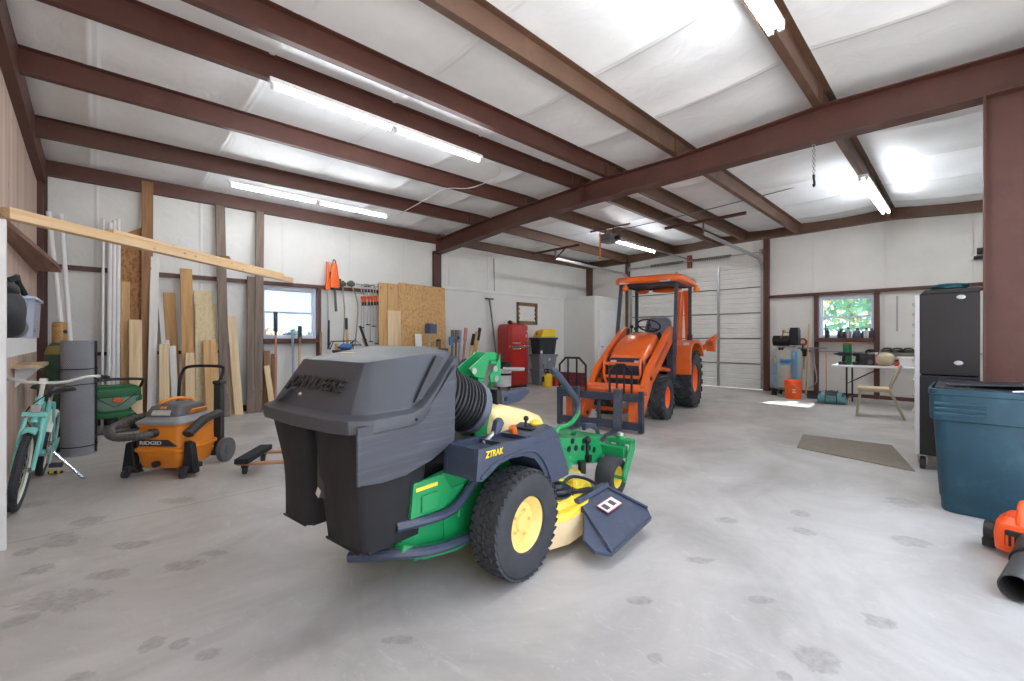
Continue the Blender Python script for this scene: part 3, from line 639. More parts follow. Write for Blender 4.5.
plate(pc,xd,yd,.20,.085).build('red_warning_label',mat('red_label_edge',(196,70,60),.5),ch); plate(pc+nn*.002,xd,yd,.19,.074).build('white_warning_label',mat('white_label',(236,232,230),.5),ch)
for dx in (-.055,.03): plate(pc+nn*.004+xd*dx,xd,yd,.045,.045).build('warning_pictogram',mat('label_ink',(70,66,76),.5,0,.4,90),ch)
# front frame, axle, casters
b=MB(); b.beam((.3,-.3,.46),(1.5,-.2,.36),.06,.08).beam((.3,.3,.46),(1.5,.2,.36),.06,.08).beam((1.5,-.50,.33),(1.5,.50,.33),.08,.09).span((1.44,-.03,.24),(1.56,.03,.36))
b.build('front_frame',jdgreen,mow,bevel=.008)
b=MB(); b.prism([(.75,.40),(.80,.545),(1.38,.44),(1.44,.30),(1.36,.25),(.75,.36)],fy,-.33,-.315).prism([(.75,.40),(.80,.545),(1.38,.44),(1.44,.30),(1.36,.25),(.75,.36)],fy,.33,.315)
b.loft([[Vector((x,-.33,z)),Vector((x,.33,z)),Vector((x,.33,z-.012)),Vector((x,-.33,z-.012))] for x,z in ((.78,.55),(1.1,.50),(1.38,.445),(1.45,.46))])
fp=b.build('foot_platform',jdgreen,mow,bevel=.004)
b=MB()
for i,(x,z) in enumerate(((.9,.45),(1.0,.44),(1.1,.42),(1.2,.40),(1.28,.37),(.95,.5),(1.12,.47))): b.cyl((x,-.332,z),(x,-.336,z),.022,n=14)
b.build('plate_holes',blackmetal,fp)['kind']='stuff'
for i,(x,y) in enumerate(((.95,-.2),(1.05,-.1),(1.15,-.22),(1.2,.05),(1.28,-.15),(.95,.05))): MB().box((x,y,.56-(x-.78)*.17),(.07,.03,.012),(0,.17,.4)).build('grip_slot',mat('dark_green',(10,84,48),.5),fp)
for s in (-1,1):
    wheel_parts(mow,(1.39,s*.425,.157),.155,.15,jdyellow,'caster_wheel',None,.55,s,dish=.3,segs=32)
    b=MB(); y0=s*.52
    b.prism([(1.375,.13),(1.41,.12),(1.44,.15),(1.60,.35),(1.60,.42),(1.53,.43),(1.50,.36),(1.37,.18)],fy,y0,y0+s*.02).prism([(1.375,.13),(1.41,.12),(1.44,.15),(1.60,.35),(1.60,.42),(1.53,.43),(1.50,.36),(1.37,.18)],fy,s*.33,s*.315)
    b.span((1.52,s*.315,.39),(1.6,s*.54,.425)).cyl((1.555,s*.43,.28),(1.555,s*.43,.45),.035,n=16)
    b.cyl((1.39,s*.31,.157),(1.39,s*.55,.157),.014,n=8).cyl((1.39,y0+s*.02,.157),(1.39,y0+s*.032,.157),.024,n=6)
    b.build('caster_fork',jdgreen,mow,bevel=.005)
MB().cyl((1.555,-.43,.45),(1.555,-.43,.475),.028,n=14).build('fork_cap',silver,mow)
# steering levers with grey sleeves
for s,dx in ((1,0),):
    b=MB(); b.tube(smooth_path([(.74,-.30,.52),(.80,-.30,.605),(.92,-.28,.605),(1.03,-.28,.62),(1.12,-.28,.67),(1.118,-.28,.72)],6),.017,10); b.build('steering_lever',jdgreen,mow)
    b=MB(); b.tube(smooth_path([(1.12,-.28,.70),(1.10,-.28,.77),(.92,-.28,.92),(.79,-.28,1.01),(.755,-.28,1.015)],6),[.026]*20+[.024,.022,.018,.012,.008],10); b.build('lever_grip',tub,mow)
b=MB(); b.tube(smooth_path([(.74,.30,.52),(.80,.32,.60),(.80,.36,.8),(.70,.2,.96)],5),.02,8); b.build('far_steering_lever',jdgreen,mow)
b=MB(); b.tube(smooth_path([(1.35,-.2,.51),(1.45,-.2,.515),(1.57,-.2,.47),(1.60,-.2,.40),(1.56,-.2,.24)],5),.02,8).box((1.42,-.2,.525),(.18,.07,.03),(0,.15,0)); b.build('deck_lift_pedal',tub,mow,bevel=.004)
b=MB(); b.cyl((1.16,-.34,.30),(1.16,-.34,.46),.012).ball((1.16,-.34,.47),.03).box((1.16,-.34,.33),(.05,.05,.05)).cyl((1.04,-.36,.25),(1.04,-.36,.34),.03); b.build('deck_height_crank',blackmetal,mow)
# seat
cream=mat('pale_yellow_seat',(240,214,150),.45,0,.06,3)
def rbox(b,c,d,r,rot=None,n=4):
    pass
b=MB(); sec=[(.16,.60,.72,.20),(.20,.58,.82,.24),(.30,.58,.84,.262),(.5,.58,.785,.27),(.68,.56,.72,.255),(.76,.56,.65,.22)]
b.loft([[Vector((x,w*sx,z0+(z1-z0)*k)) for sx,k in ((-1,.15),(-1,.75),(-.86,.95),(-.5,1),(.5,1),(.86,.95),(1,.75),(1,.15),(.8,0),(-.8,0))] for x,z0,z1,w in sec])
b.build('seat',cream,mow,bevel=.02,seg=3,ang=50)
MB().span((.3,-.2,.50),(.75,.2,.60)).build('seat_base',blackplastic,mow,bevel=.01)
# folded roll bar brackets behind the seat
b=MB(); yb=-.15
b.prism([(.03,1.07),(.20,1.165),(.28,1.158),(.28,1.12),(.2,1.09),(.16,1.0),(.08,1.02)],fy,yb-.03,yb-.018).prism([(.18,1.02),(.27,1.12),(.28,1.158),(.285,.97),(.19,.98)],fy,yb-.06,yb-.045)
b.prism([(.03,1.07),(.20,1.165),(.28,1.158),(.28,1.12),(.2,1.09),(.16,1.0),(.08,1.02)],fy,yb+.08,yb+.068).box((.23,yb,1.10),(.05,.10,.02)).span((.12,yb-.02,.6),(.17,yb+.06,1.02))
b.build('roll_bar_bracket',jdgreen,mow,bevel=.004)
for x,z,o_ in ((.225,1.06,.066),(.235,1.0,.066),(.07,1.055,.036)): MB().cyl((x,yb-o_,z),(x,yb-o_+.008,z),.02,n=12).build('bracket_bolt',silver,mow)
b=MB(); b.prism([(.04,.74),(.08,.79),(.22,.80),(.26,.72),(.24,.60),(.08,.60)],fy,yb-.05,yb-.035).prism([(.04,.74),(.08,.79),(.22,.80),(.26,.72),(.24,.60),(.08,.60)],fy,yb+.05,yb+.035); b.build('lower_bracket',jdgreen,mow,bevel=.006)
for x,z in ((.20,.71),(.20,.645)): MB().cyl((x,yb-.057,z),(x,yb-.05,z),.018,n=12).build('lower_bracket_bolt',silver,mow)
MB().box((.305,yb,.87),(.05,.07,.11)).span((.09,yb-.03,.60),(.15,yb+.03,.8)).build('armrest_pivot',blackplastic,mow,bevel=.01)
b=MB(); b.prism([(.33,.81),(.33,.885),(.58,.905),(.63,.895),(.63,.87),(.52,.825)],fy,yb-.035,yb+.035); b.build('armrest',tub,mow,bevel=.012,seg=3)
MB().cyl((.36,yb-.04,.855),(.36,yb-.036,.855),.016,n=12).build('armrest_bolt',blackmetal,mow)
# bagger hood
hoodm=mat('dark_grey_hood_plastic',(58,61,67),.42,0,.1,2.5,.05,200,dirt=(84,88,94),dirt_amt=.2)
yc=.04
def stn(x,lb,yl,xs_,ys,zs,zb,xb=None,yb_=None):
    # lip bottom, lip top, base of body, shoulder, inner top
    xb=x if xb is None else xb; yb_=yl-.045 if yb_ is None else yb_
    return [Vector((x,yl,lb)),Vector((x+(.0),yl-.004,lb+.055)),Vector((xb,yb_,zb)),Vector((xs_,ys,zs)),Vector((xs_*.75-.10,ys*.6,zs+.022))]
half=[stn(-.27,1.10,.425,-.28,.375,1.185,1.165),stn(-.30,1.075,.428,-.31,.375,1.183,1.14),stn(-.40,.965,.44,-.39,.365,1.176,1.035),stn(-.50,.875,.45,-.48,.35,1.166,.95),stn(-.56,.858,.455,-.55,.335,1.158,.93),stn(-.76,.855,.45,-.66,.31,1.146,.928,-.74,.40),stn(-.85,.856,.40,-.70,.28,1.140,.93,-.815,.355),stn(-.885,.858,.30,-.71,.22,1.140,.932,-.845,.27),stn(-.90,.858,.0,-.715,.0,1.142,.935,-.855,.0)]
# front stations mirror to the far side
ful=[[Vector((p.x,yc-p.y,p.z)) for p in s] for s in half]+[[Vector((p.x,yc+p.y,p.z)) for p in s] for s in half[-2::-1]]
b=MB(); b.loft(ful,caps=False,closed=False)
top=[s[4] for s in ful]; c=[b.bm.verts.new(p) for p in top]; b.bm.faces.new(c)
bmesh.ops.remove_doubles(b.bm,verts=b.bm.verts,dist=.0005)
hood=b.build('bagger_hood',hoodm,mow,ang=60)
s=hood.modifiers.new('thick','SOLIDIFY'); s.thickness=.012; s.offset=-1
q=hood.modifiers.new('bev','BEVEL'); q.width=.014; q.segments=3; q.limit_method='ANGLE'; q.angle_limit=math.radians(25)
# recessed diagonal channel along both side edges
for sg in (-1,1):
    Pp=[(-.535,.395,.955),(-.485,.39,.965),(-.335,.372,1.155),(-.375,.362,1.165)]
    b=MB(); b.loft([[Vector((x,yc+sg*(y+.03),z)) for x,y,z in Pp],[Vector((x,yc+sg*(y+.012),z)) for x,y,z in Pp]]); b.build('side_channel',mat('dark_channel',(46,48,50),.5),hood,bevel=.004)
up=Vector((.14,0,.208)).normalized()
lettering('JOHN DEERE',mat('shaded_letter_plastic',(34,36,39),.35),hood,frame_M((-.787,.028,1.038),(0,-1,0),up),.088,.006,.002,.06,'raised_lettering',fit=.49)  # letters are hood plastic; a darker copy paints in their relief shade
b=MB(); b.loft([[Vector((-.80,.215,1.0)),Vector((-.845,.275,.94)),Vector((-.87,.28,.94)),Vector((-.822,.22,1.0))],[Vector((-.80,.20,1.0)),Vector((-.845,.25,.94)),Vector((-.87,.25,.94)),Vector((-.822,.20,1.0))]]); b.box((-.805,.205,1.005),(.02,.03,.015),(0,-.6,0)); b.build('hood_latch',hoodm,hood,bevel=.003)
MB().ball((-.822,.105,.985),.009).build('hood_rivet',silver,hood)
for sg,xx in ((-1,0),): MB().ball((-.55,yc-.455,.885),.007).build('hood_bolt',blackmetal,hood)
plate(Vector((-.55,.12,1.174)),Vector((0,-1,0)),Vector((1,0,0.05)),.13,.07).build('yellow_decal',mat('faded_yellow_decal',(196,192,130),.5,0,.15,30),hood)
# grass bags
mesh_m=mat('black_bag_fabric',(25,25,28),.8,0,.15,5,.15,300,dirt=(62,56,50),dirt_amt=.3,stretch=(1,1,.35))
def bag(y0,y1,curve):
    b=MB(); rings=[]
    for i in range(9):
        t=i/8; z=.345+t*.565
        a=y0+curve[0](t); c=y1+curve[1](t); x0=-.78-.015*math.sin(PI*t)-(.02*t); x1=-.47+.06*t; r=.03
        rings.append([Vector(p+(z,)) for p in ((x0+r,a),(x1-r,a),(x1,a+r),(x1,c-r),(x1-r,c),(x0+r,c),(x0,c-r),(x0-.008,(a+c)/2),(x0,a+r))])
    bot=[Vector((p.x*.94-.035,(p.y-(y0+y1)/2)*.9+(y0+y1)/2,.335)) for p in rings[0]]
    b.loft([bot]+rings); return b
b1=bag(-.365,-.045,(lambda t:-.01*t,lambda t:.10*t*t)).build('grass_bag',mesh_m,mow,ang=50)
b2=bag(.10,.375,(lambda t:.03*t,lambda t:.0+.14*max(0,t-.45)**1.3*2-.04*math.sin(PI*min(1,t*1.2)))).build('grass_bag',mesh_m,mow,ang=50)
MB().box((-.803,-.055,.62),(.004,.06,.19)).build('bag_label',mat('worn_grey_label',(58,58,56),.6,0,.3,30),b1); MB().box((-.806,-.035,.545),(.003,.03,.04),(.5,0,0)).build('torn_label',mat('torn_white',(200,196,184),.6),b1)
for bb,ya,yb2 in ((b1,-.36,-.05),(b2,.105,.37)):
    b=MB(); b.tube([(-.785,ya+.02,.345),(-.785,yb2-.02,.345)],.006,6).tube([(-.76,ya,.345),(-.50,ya,.345)],.006,6); b.build('bag_piping',blackplastic,bb)
# side flap (stiff sheet) hanging from the hood
fl=mat('scuffed_grey_flap',(58,61,70),.5,0,.15,4,.08,40,dirt=(112,114,122),dirt_amt=.35,stretch=(.25,1,6))
P=[(-.83,.655),(-.72,.642),(-.60,.645),(-.45,.68),(-.305,.745),(-.295,1.12),(-.40,1.0),(-.50,.90),(-.56,.89),(-.83,.89)]
b=MB(); b.prism(P,fy,-.405,-.397); b.build('side_flap',fl,mow,bevel=.002)
MB().tube([(-.833,-.401,.655),(-.833,-.401,.89)],.008,6).build('flap_hem',fl,mow)
# ribbed intake hose
b=MB(); A=Vector((-.34,-.17,1.0)); D=Vector((-.01,-.20,.86)); n=70; pts=[];rr=[]
ax=(D-A)
for i in range(n+1):
    t=i/n; pts.append(A+ax*t); ph=(t*13)%1; rr.append((.170-.022*t)*(1.0 if ph<.62 else .90))
b.tube(pts,rr,28); b.build('ribbed_hose',mat('black_hose',(38,38,41),.45,0,.1,8),mow,ang=20)
b=MB(); E_=D+ax.normalized()*.0; b.tube([E_,E_+ax.normalized()*.03,E_+ax.normalized()*.055,E_+ax.normalized()*.062],[.157,.157,.15,.10],24); b.build('hose_elbow',mat('grey_elbow',(92,100,112),.45,0,.06),mow,ang=50)
b=MB(); b.tube(smooth_path([(-.35,.3,.95),(.0,.3,1.0),(.05,.3,.75),(-.05,.3,.5)],4),.02,8); b.build('bagger_support',blackmetal,mow)
# ================================================================== ORANGE TRACTOR: loader with pallet forks, canopy, backhoe
tra=thing('tractor','orange compact tractor with canopy, pallet forks and backhoe parked before the roll door','tractor',(4.95,3.51,0),math.radians(192))
rimo=mat('orange_rim',(236,92,26),.4,0,.06,5)
Y0=.04
for s in (-1,1):
    wheel_parts(tra,(-1.31,Y0+s*.44,.34),.325,.24,rimo,'front_wheel',lug_tread(18,.75,.045),.52,-s if False else s,dish=.3,segs=36)
    wheel_parts(tra,(-2.86,Y0+s*.48,.515),.495,.33,rimo,'rear_wheel',lug_tread(20,.7,.065),.50,s,dish=.3,segs=40)
gun=mat('dark_grey_casting',(52,54,60),.5,.2,.2,6)
navy=mat('navy_grille_mesh',(44,48,66),.5,.1,.25,120)
dk=mat('dark_blue_grey_steel',(52,58,72),.45,.1,.15,6,dirt=(110,112,116),dirt_amt=.25)
b=MB(); b.span((-3.2,Y0-.16,.38),(-.98,Y0+.16,.72)).cyl((-1.31,Y0-.42,.34),(-1.31,Y0+.42,.34),.06).cyl((-2.86,Y0-.42,.515),(-2.86,Y0+.42,.515),.1).span((-2.6,Y0-.5,.42),(-2.0,Y0+.5,.48)).span((-3.3,Y0-.3,.35),(-2.9,Y0+.3,.8)); b.build('chassis',gun,tra,bevel=.02)
MB().span((-2.5,Y0+.34,.40),(-2.1,Y0+.5,.52)).build('step',dk,tra,bevel=.01)
# hood
b=MB(); sec=[(-.965,.50,.95,.275),(-.98,.50,.985,.29),(-1.05,.55,1.03,.30),(-1.25,.62,1.18,.31),(-1.5,.66,1.29,.31),(-1.72,.68,1.345,.30),(-1.80,.70,1.33,.28)]
b.loft([[Vector((x,Y0+w*k,z0+(z1-z0)*q)) for k,q in ((-1,0),(-1,.62),(-.97,.80),(-.85,.93),(-.5,.99),(0,1.0),(.5,.99),(.85,.93),(.97,.80),(1,.62),(1,0))] for x,z0,z1,w in sec])
hd_=b.build('hood',orange,tra,ang=45); q=hd_.modifiers.new('b','BEVEL'); q.width=.02; q.segments=3; q.limit_method='ANGLE'
b=MB(); b.prism([(-.26,.50),(.26,.50),(.275,.9),(.24,.945),(-.24,.945),(-.275,.9)],lambda p,q,t:Vector((t,Y0+p,q)),-.95,-.975); gr=b.build('grille',navy,hd_,bevel=.012)
for s in (-1,1):
    MB().prism([(-1.0,.52),(-1.0,.93),(-1.22,1.0),(-1.30,.62)],fy,Y0+s*.305,Y0+s*.318).build('side_grille',navy,hd_,bevel=.006)
    MB().box((-.945,Y0+s*.19,.885),(.012,.1,.045)).build('headlamp',mat('lamp_lens',(190,196,204),.15),hd_,bevel=.006)
# brush guard
b=MB()
for z in (.86,.665): b.beam((-.82,Y0-.30,z),(-.82,Y0+.27,z),.035,.045)
for y in (-.29,.27): b.tube(smooth_path([(-.86,Y0+y,.95),(-.82,Y0+y,.86),(-.82,Y0+y,.66),(-.84,Y0+y*.75,.50),(-.95,Y0+y*.6,.42)],4),.022,8)
b.beam((-.82,Y0-.29,.86),(-.95,Y0-.29,.98),.03,.03).beam((-.82,Y0+.27,.86),(-.95,Y0+.27,.98),.03,.03)
b.build('brush_guard',orange,tra,bevel=.004)
# loader arms, masts, cylinders, cross tube
arm=[(-2.18,1.44),(-2.02,1.45),(-1.75,1.33),(-.78,.80),(-.60,.60),(-.28,.30),(-.22,.14),(-.34,.05),(-.48,.12),(-.92,.58),(-1.15,.70),(-2.10,1.22),(-2.2,1.32)]
for s,y in ((1,.43),(-1,-.37)):
    a=MB().prism(arm,fy,y-.045,y+.045).build('loader_arm',orange,tra,bevel=.012)
    MB().box((-1.35,y+s*.047,1.005),(.75,.004,.055),(0,.50,0)).build('arm_stripe',mat('dark_orange_stripe',(176,52,16),.45),a)  # strip in a darker orange on the arm's outer side
    for x,z in ((-2.1,1.36),(-.80,.66),(-.36,.16)): MB().cyl((x,y-.06,z),(x,y+.06,z),.03,n=14).build('pivot_pin',gun,a)
    b=MB(); b.prism([(-2.22,.45),(-2.05,.45),(-1.98,.9),(-2.02,1.42),(-2.16,1.42),(-2.2,.9)],fy,y-.055,y+.055); b.build('loader_mast',dk,tra,bevel=.008)
    b=MB(); b.cyl((-2.05,y-s*.02,.70),(-1.5,y-s*.02,.76),.035).cyl((-1.5,y-s*.02,.76),(-1.1,y-s*.02,.80),.018); b.build('lift_cylinder',orange,tra)
    b=MB(); b.tube(smooth_path([(-1.95,y-s*.06,1.25),(-1.3,y-s*.05,.96),(-.8,y-s*.06,.72),(-.5,y-s*.1,.55)],5),.012,6); b.build('hydraulic_hose',blackmetal,tra)
b=MB(); b.cyl((-.42,-.40,.55),(-.42,.46,.55),.052,n=18).cyl((-.20,-.60,.53),(-.20,.62,.53),.045,n=18); b.build('loader_cross_tube',orange,tra)
MB().beam((-.6,-.38,.2),(-.6,.42,.2),.05,.05).build('lower_cross_bar',orange,tra)
# pallet fork frame
b=MB(); b.span((-.03,-.62,.42),(.03,.62,.52)).span((-.03,-.62,.05),(.03,.62,.15)).span((-.05,-.62,.02),(.03,-.56,.55)).span((-.05,.56,.02),(.03,.62,.56)).span((-.03,-.02,.15),(.0,.03,.42))
ff=b.build('pallet_fork_frame',dk,tra,bevel=.006)
for s in (-1,1): MB().span((-.10,s*.46-.05,.06),(-.04,s*.46+.05,.42)).build('quick_hitch_plate',orange,tra,bevel=.006)
for y in (-.30,.30):
    b=MB(); b.loft([[Vector((x,y-w,z0)),Vector((x,y+w,z0)),Vector((x,y+w,z1)),Vector((x,y-w,z1))] for x,z0,z1,w in ((.03,.015,.055,.055),(.5,.012,.04,.055),(1.0,.01,.025,.05),(1.1,.01,.018,.035))]); b.span((.03,y-.055,.015),(.075,y+.055,.56)).span((0,y-.05,.52),(.075,y+.05,.58)); b.build('fork_tine',mat('worn_fork_steel',(82,88,100),.4,.4,.2,6,dirt=(130,130,132),dirt_amt=.3),tra,bevel=.006)
for y0,y1,h,sl in ((-.60,-.19,.97,.1),(.16,.46,.90,.0)):
    b=MB(); b.tube([(-.02,y0,.5),(-.02,y0,h-.1),(-.02,y0+.1,h),(-.02,y1-.1,h),(-.02,y1,h-.1),(-.02,y1,.5)],.016,8)
    for k in (.33,.66): b.tube([(-.02,y0+(y1-y0)*k,.5),(-.02,y0+(y1-y0)*k,h)],.013,6)
    b.build('load_guard',blackmetal,tra)
b=MB()
for i in range(9): b.beam((-.06,-.63+.05*i,.57),(-.06,-.63+.05*i,.75),.014,.014,(1,0,0))
for z in (.575,.63,.69,.75): b.beam((-.06,-.65,z),(-.06,-.21,z),.02,.02)
b.span((-.075,-.65,.57),(-.068,-.21,.755)); b.build('maroon_grid_panel',mat('maroon_plastic',(96,36,44),.5,0,.2,40),tra)
# platform, dash, wheel, seat
b=MB(); b.prism([(-1.75,.62),(-1.75,1.32),(-2.0,1.36),(-2.06,1.25),(-2.0,.62)],fy,Y0-.24,Y0+.24); b.build('dash_cowl',blackplastic,tra,bevel=.02)
b=MB(); Mt=Matrix.Rotation(-.55,3,'Y'); c=Vector((-2.12,Y0,1.47))
b.ring(c,Mt@Vector((0,0,1)),.19,.016,32,8)
for a in (0.3,2.4,4.5): b.tube([c-Vector((.0,0,.03)),c+Mt@Vector((.185*math.cos(a),.185*math.sin(a),0))],.011,6)
b.cyl(c+Mt@Vector((0,0,-.25)),c+Mt@Vector((0,0,.01)),.03).ball(c,.04); b.build('steering_wheel',blackplastic,tra)
seatm=mat('grey_blue_vinyl',(112,114,128),.5,0,.08,6)
b=MB(); b.loft([[Vector((x,Y0+w*k,z)) for k in (-1,-.8,0,.8,1)]+[Vector((x-.09,Y0+w*k,z)) for k in (1,0,-1)] for x,w,z in ((-2.56,.20,1.0),(-2.60,.235,1.15),(-2.64,.24,1.4),(-2.68,.22,1.55),(-2.70,.17,1.62),(-2.71,.12,1.635))]); b.span((-2.6,Y0-.24,.94),(-2.2,Y0+.24,1.06)); b.build('seat',seatm,tra,bevel=.025,seg=3,ang=50)
MB().span((-3.0,Y0-.35,.70),(-1.8,Y0+.35,.76)).span((-2.6,Y0-.2,.74),(-2.25,Y0+.2,.95)).build('operator_platform',blackplastic,tra,bevel=.01)
for y,x,z,h in ((-.3,-2.1,1.15,.30),(-.26,-2.2,1.1,.32),(.32,-2.3,1.05,.22)): MB().tube([(x,Y0+y,z-.3),(x+.02,Y0+y,z),(x,Y0+y,z+h)],.010,6).ball((x,Y0+y,z+h),.035).build('control_lever',blackplastic,tra)
# rear fenders
fp_=[(-2.30,.62),(-2.28,.95),(-2.38,1.12),(-2.6,1.21),(-3.0,1.21),(-3.28,1.12),(-3.42,.92),(-3.36,.90),(-3.24,1.07),(-2.98,1.15),(-2.62,1.15),(-2.43,1.07),(-2.36,.93),(-2.38,.62)]
for s in (-1,1):
    b=MB(); b.prism(fp_,fy,Y0+s*.32,Y0+s*.66); b.prism([(-2.3,.62),(-2.3,.95),(-2.4,1.12),(-2.6,1.2),(-3.0,1.2),(-3.28,1.1),(-3.4,.9),(-3.3,.6)],fy,Y0+s*.30,Y0+s*.32); f_=b.build('rear_fender',orange,tra,bevel=.012)
    MB().box((-2.42,Y0+s*.56,1.14),(.04,.10,.07),(0,-.5,0)).build('clear_lamp',mat('lamp_lens',(190,196,204),.15),f_,bevel=.01)
# canopy on four posts
for s in (-1,1):
    b=MB(); b.beam((-1.86,Y0+s*.505,.95),(-2.07,Y0+s*.48,2.22),.055,.06,(1,0,0)); b.build('front_post',dk,tra,bevel=.008)
    b=MB(); b.beam((-2.97,Y0+s*.50,.8),(-2.97,Y0+s*.50,2.24),.055,.06,(1,0,0)).box((-2.97,Y0+s*.5,1.2),(.09,.08,.22)); b.build('rear_post',dk,tra,bevel=.008)
MB().beam((-2.07,Y0-.5,2.19),(-2.07,Y0+.5,2.19),.05,.05).beam((-2.97,Y0-.5,2.2),(-2.97,Y0+.5,2.2),.05,.05).beam((-2.07,Y0-.48,2.2),(-2.97,Y0-.48,2.2),.05,.05).beam((-2.07,Y0+.48,2.2),(-2.97,Y0+.48,2.2),.05,.05).build('canopy_frame',dk,tra,bevel=.006)
b=MB(); out=[(-1.93,-.52),(-1.88,-.46),(-1.86,0),(-1.88,.46),(-1.93,.54),(-2.05,.60),(-2.9,.61),(-3.1,.56),(-3.17,.45),(-3.18,0),(-3.17,-.45),(-3.1,-.56),(-2.9,-.61),(-2.05,-.58)]
b.loft([[Vector((-2.52+(x+2.52)*k,Y0+y*k,z)) for x,y in out] for k,z in ((.95,2.20),(1.0,2.215),(1.01,2.25),(1.0,2.285),(.95,2.32),(.80,2.335),(.5,2.35))]); b.build('canopy',orange,tra,ang=60)
MB().box((-2.52,Y0,2.203),(1.1,.95,.012)).build('canopy_liner',blackplastic,tra)
for y in (-.36,.34): MB().box((-1.90,Y0+y,2.225),(.05,.17,.065)).build('work_light',mat('lamp_lens',(190,196,204),.15),tra,bevel=.01)
amb=mat('amber_lens',(240,120,30),.2)
for x,y,z in ((-2.0,-.38,2.13),(-3.12,.58,2.16)): MB().ball((x,Y0+y,z),(.06,.06,.05)).cyl((x,Y0+y,z),(x,Y0+y,z+.08),.035).build('amber_lamp',amb,tra)
b=MB(); b.ball((-2.9,Y0+.1,2.15),(.05,.28,.045)).ball((-2.9,Y0-.35,2.15),(.05,.12,.045)); b.build('orange_visor',orange,tra)
# backhoe, folded upright behind the seat
b=MB(); b.prism([(-3.35,.55),(-3.30,1.0),(-3.55,1.1),(-3.75,.9),(-3.7,.5)],fy,Y0-.18,Y0+.22); b.build('swing_frame',orange,tra,bevel=.015)
b=MB(); b.prism([(-3.42,.9),(-3.50,1.5),(-3.72,2.18),(-3.82,2.22),(-3.88,2.14),(-3.80,1.5),(-3.72,.95)],fy,Y0+.06,Y0+.18); b.build('backhoe_boom',orange,tra,bevel=.012)
b=MB(); b.prism([(-3.76,2.22),(-3.9,2.2),(-4.0,1.9),(-4.1,1.0),(-4.02,.9),(-3.92,1.2)],fy,Y0+.20,Y0+.30); b.build('dipper_stick',orange,tra,bevel=.012)
b=MB(); b.cyl((-3.5,Y0+.12,1.05),(-3.58,Y0+.12,1.6),.04).cyl((-3.58,Y0+.12,1.6),(-3.7,Y0+.12,2.0),.02); b.build('boom_cylinder',blackmetal,tra)
b=MB(); b.prism([(-4.08,1.0),(-3.9,1.0),(-3.8,.6),(-3.9,.35),(-4.2,.3),(-4.35,.5),(-4.2,.6)],fy,Y0-.1,Y0+.45); b.build('backhoe_bucket',gun,tra,bevel=.012)
for s in (-1,1):
    b=MB(); b.beam((-3.62,Y0+s*.22,.85),(-3.62,Y0+s*.72,1.12),.09,.10).prism([(s*.66,1.0),(s*.82,.98),(s*.84,1.33),(s*.70,1.22)],lambda p,q,t:Vector((t,Y0+p,q)),-3.57,-3.69).cyl((-3.54,Y0+s*.74,1.14),(-3.72,Y0+s*.74,1.14),.09,n=18); st=b.build('stabiliser',orange,tra,bevel=.01)
    MB().cyl((-3.53,Y0+s*.74,1.14),(-3.55,Y0+s*.74,1.14),.05,n=16).build('pivot_cap',mat('rusty_pin',(150,64,30),.6),st)
# ================================================================== LEFT SIDE: lumber, pipes, bicycle, vacuum
W={'pale':wood('pale_pine',(232,208,170),(206,176,134)),'tan':wood('tan_pine',(212,174,122),(178,134,84)),'gold':wood('golden_pine',(202,160,104),(166,120,72)),'grey':wood('grey_barn_wood',(128,112,100),(88,74,64)),'brown':wood('brown_plank',(158,116,76),(112,78,48)),
   'white':wood('white_primed_board',(236,234,230),(216,212,206)),'osbp':osb_mat('printed_pale_sheet',(228,210,170),(214,194,152)),'rust':osb_mat('dark_chipboard',(170,122,74),(130,88,48)),'osb':osb_mat('osb_sheet',(212,172,118),(188,142,88))}
def lean(ut,vt,ub,wpx,yb,yt,th,m,label,grp='boards leaning on the lumber wall',name='leaning_board',cat='board',cut=0):
    p1=onY(ut,vt,yt); k=onY(ub,400,yb); p0=Vector((k.x,yb,0.0)); a=onY(ut-wpx/2,vt,yt); c=onY(ut+wpx/2,vt,yt); w=c.x-a.x
    d=p1-p0; l=d.length; z=d.normalized(); x=Vector((1,0,0)); x=(x-z*x.dot(z)).normalized(); y=z.cross(x)
    lift=abs(y.z)*th/2+abs(x.z)*w/2
    b=MB(); b.prism([(-w/2,0),(w/2,0),(w/2,l),(-w/2,l-cut)],lambda p,q,t:Vector((p,t,q)),-th/2,th/2)
    o=b.build(name,m,bevel=.002); M=Matrix((x,y,z)).transposed().to_4x4(); M.translation=p0+Vector((0,0,lift)); o.matrix_world=M
    return tag(o,label,cat,grp)
lean(131,226,131,23,8.38,8.515,.018,W['rust'],'dark chipboard sheet with a slanted top edge beside the white pipes',name='chipboard_sheet',cut=.16)
lean(147.5,182,146.5,11.5,8.30,8.50,.04,W['brown'],'tallest brown plank, reaching the roof between chipboard and white board')
lean(125.5,282,125,9,8.20,8.42,.03,W['tan'],'narrow tan board in front of the dark chipboard sheet')
lean(135.5,320,136,13,8.05,8.26,.035,W['pale'],'pale knotty board standing in front of the chipboard, behind the green spreader')
lean(155,257,151,8.5,8.18,8.43,.025,W['white'],'tall white painted board right of the tallest brown plank')
lean(161,297,173,8,8.32,8.515,.02,W['white'],'white board slanting down to the right behind the tall white one')
lean(164,344,164.5,10,7.98,8.14,.02,W['pale'],'short pale plywood strip right of the tall white board')
lean(172.5,346,176,6.5,8.14,8.28,.02,W['white'],'short white strip beside the pale plywood strip')
lean(169,293,176,12,8.37,8.50,.03,W['gold'],'golden brown board between the slanting white board and the tall golden one')
lean(186,269,189,12,8.10,8.40,.035,W['gold'],'tall golden board with dark nail holes behind the vacuum handle')
lean(203,291,203,18,8.42,8.52,.012,W['osbp'],'pale sheet partly hidden behind the sheet with the brown top edge')
s=lean(206,304,206,21,8.26,8.46,.015,W['osbp'],'pale printed sheet with a brown top edge left of the grey barn plank')
q=MB(); 
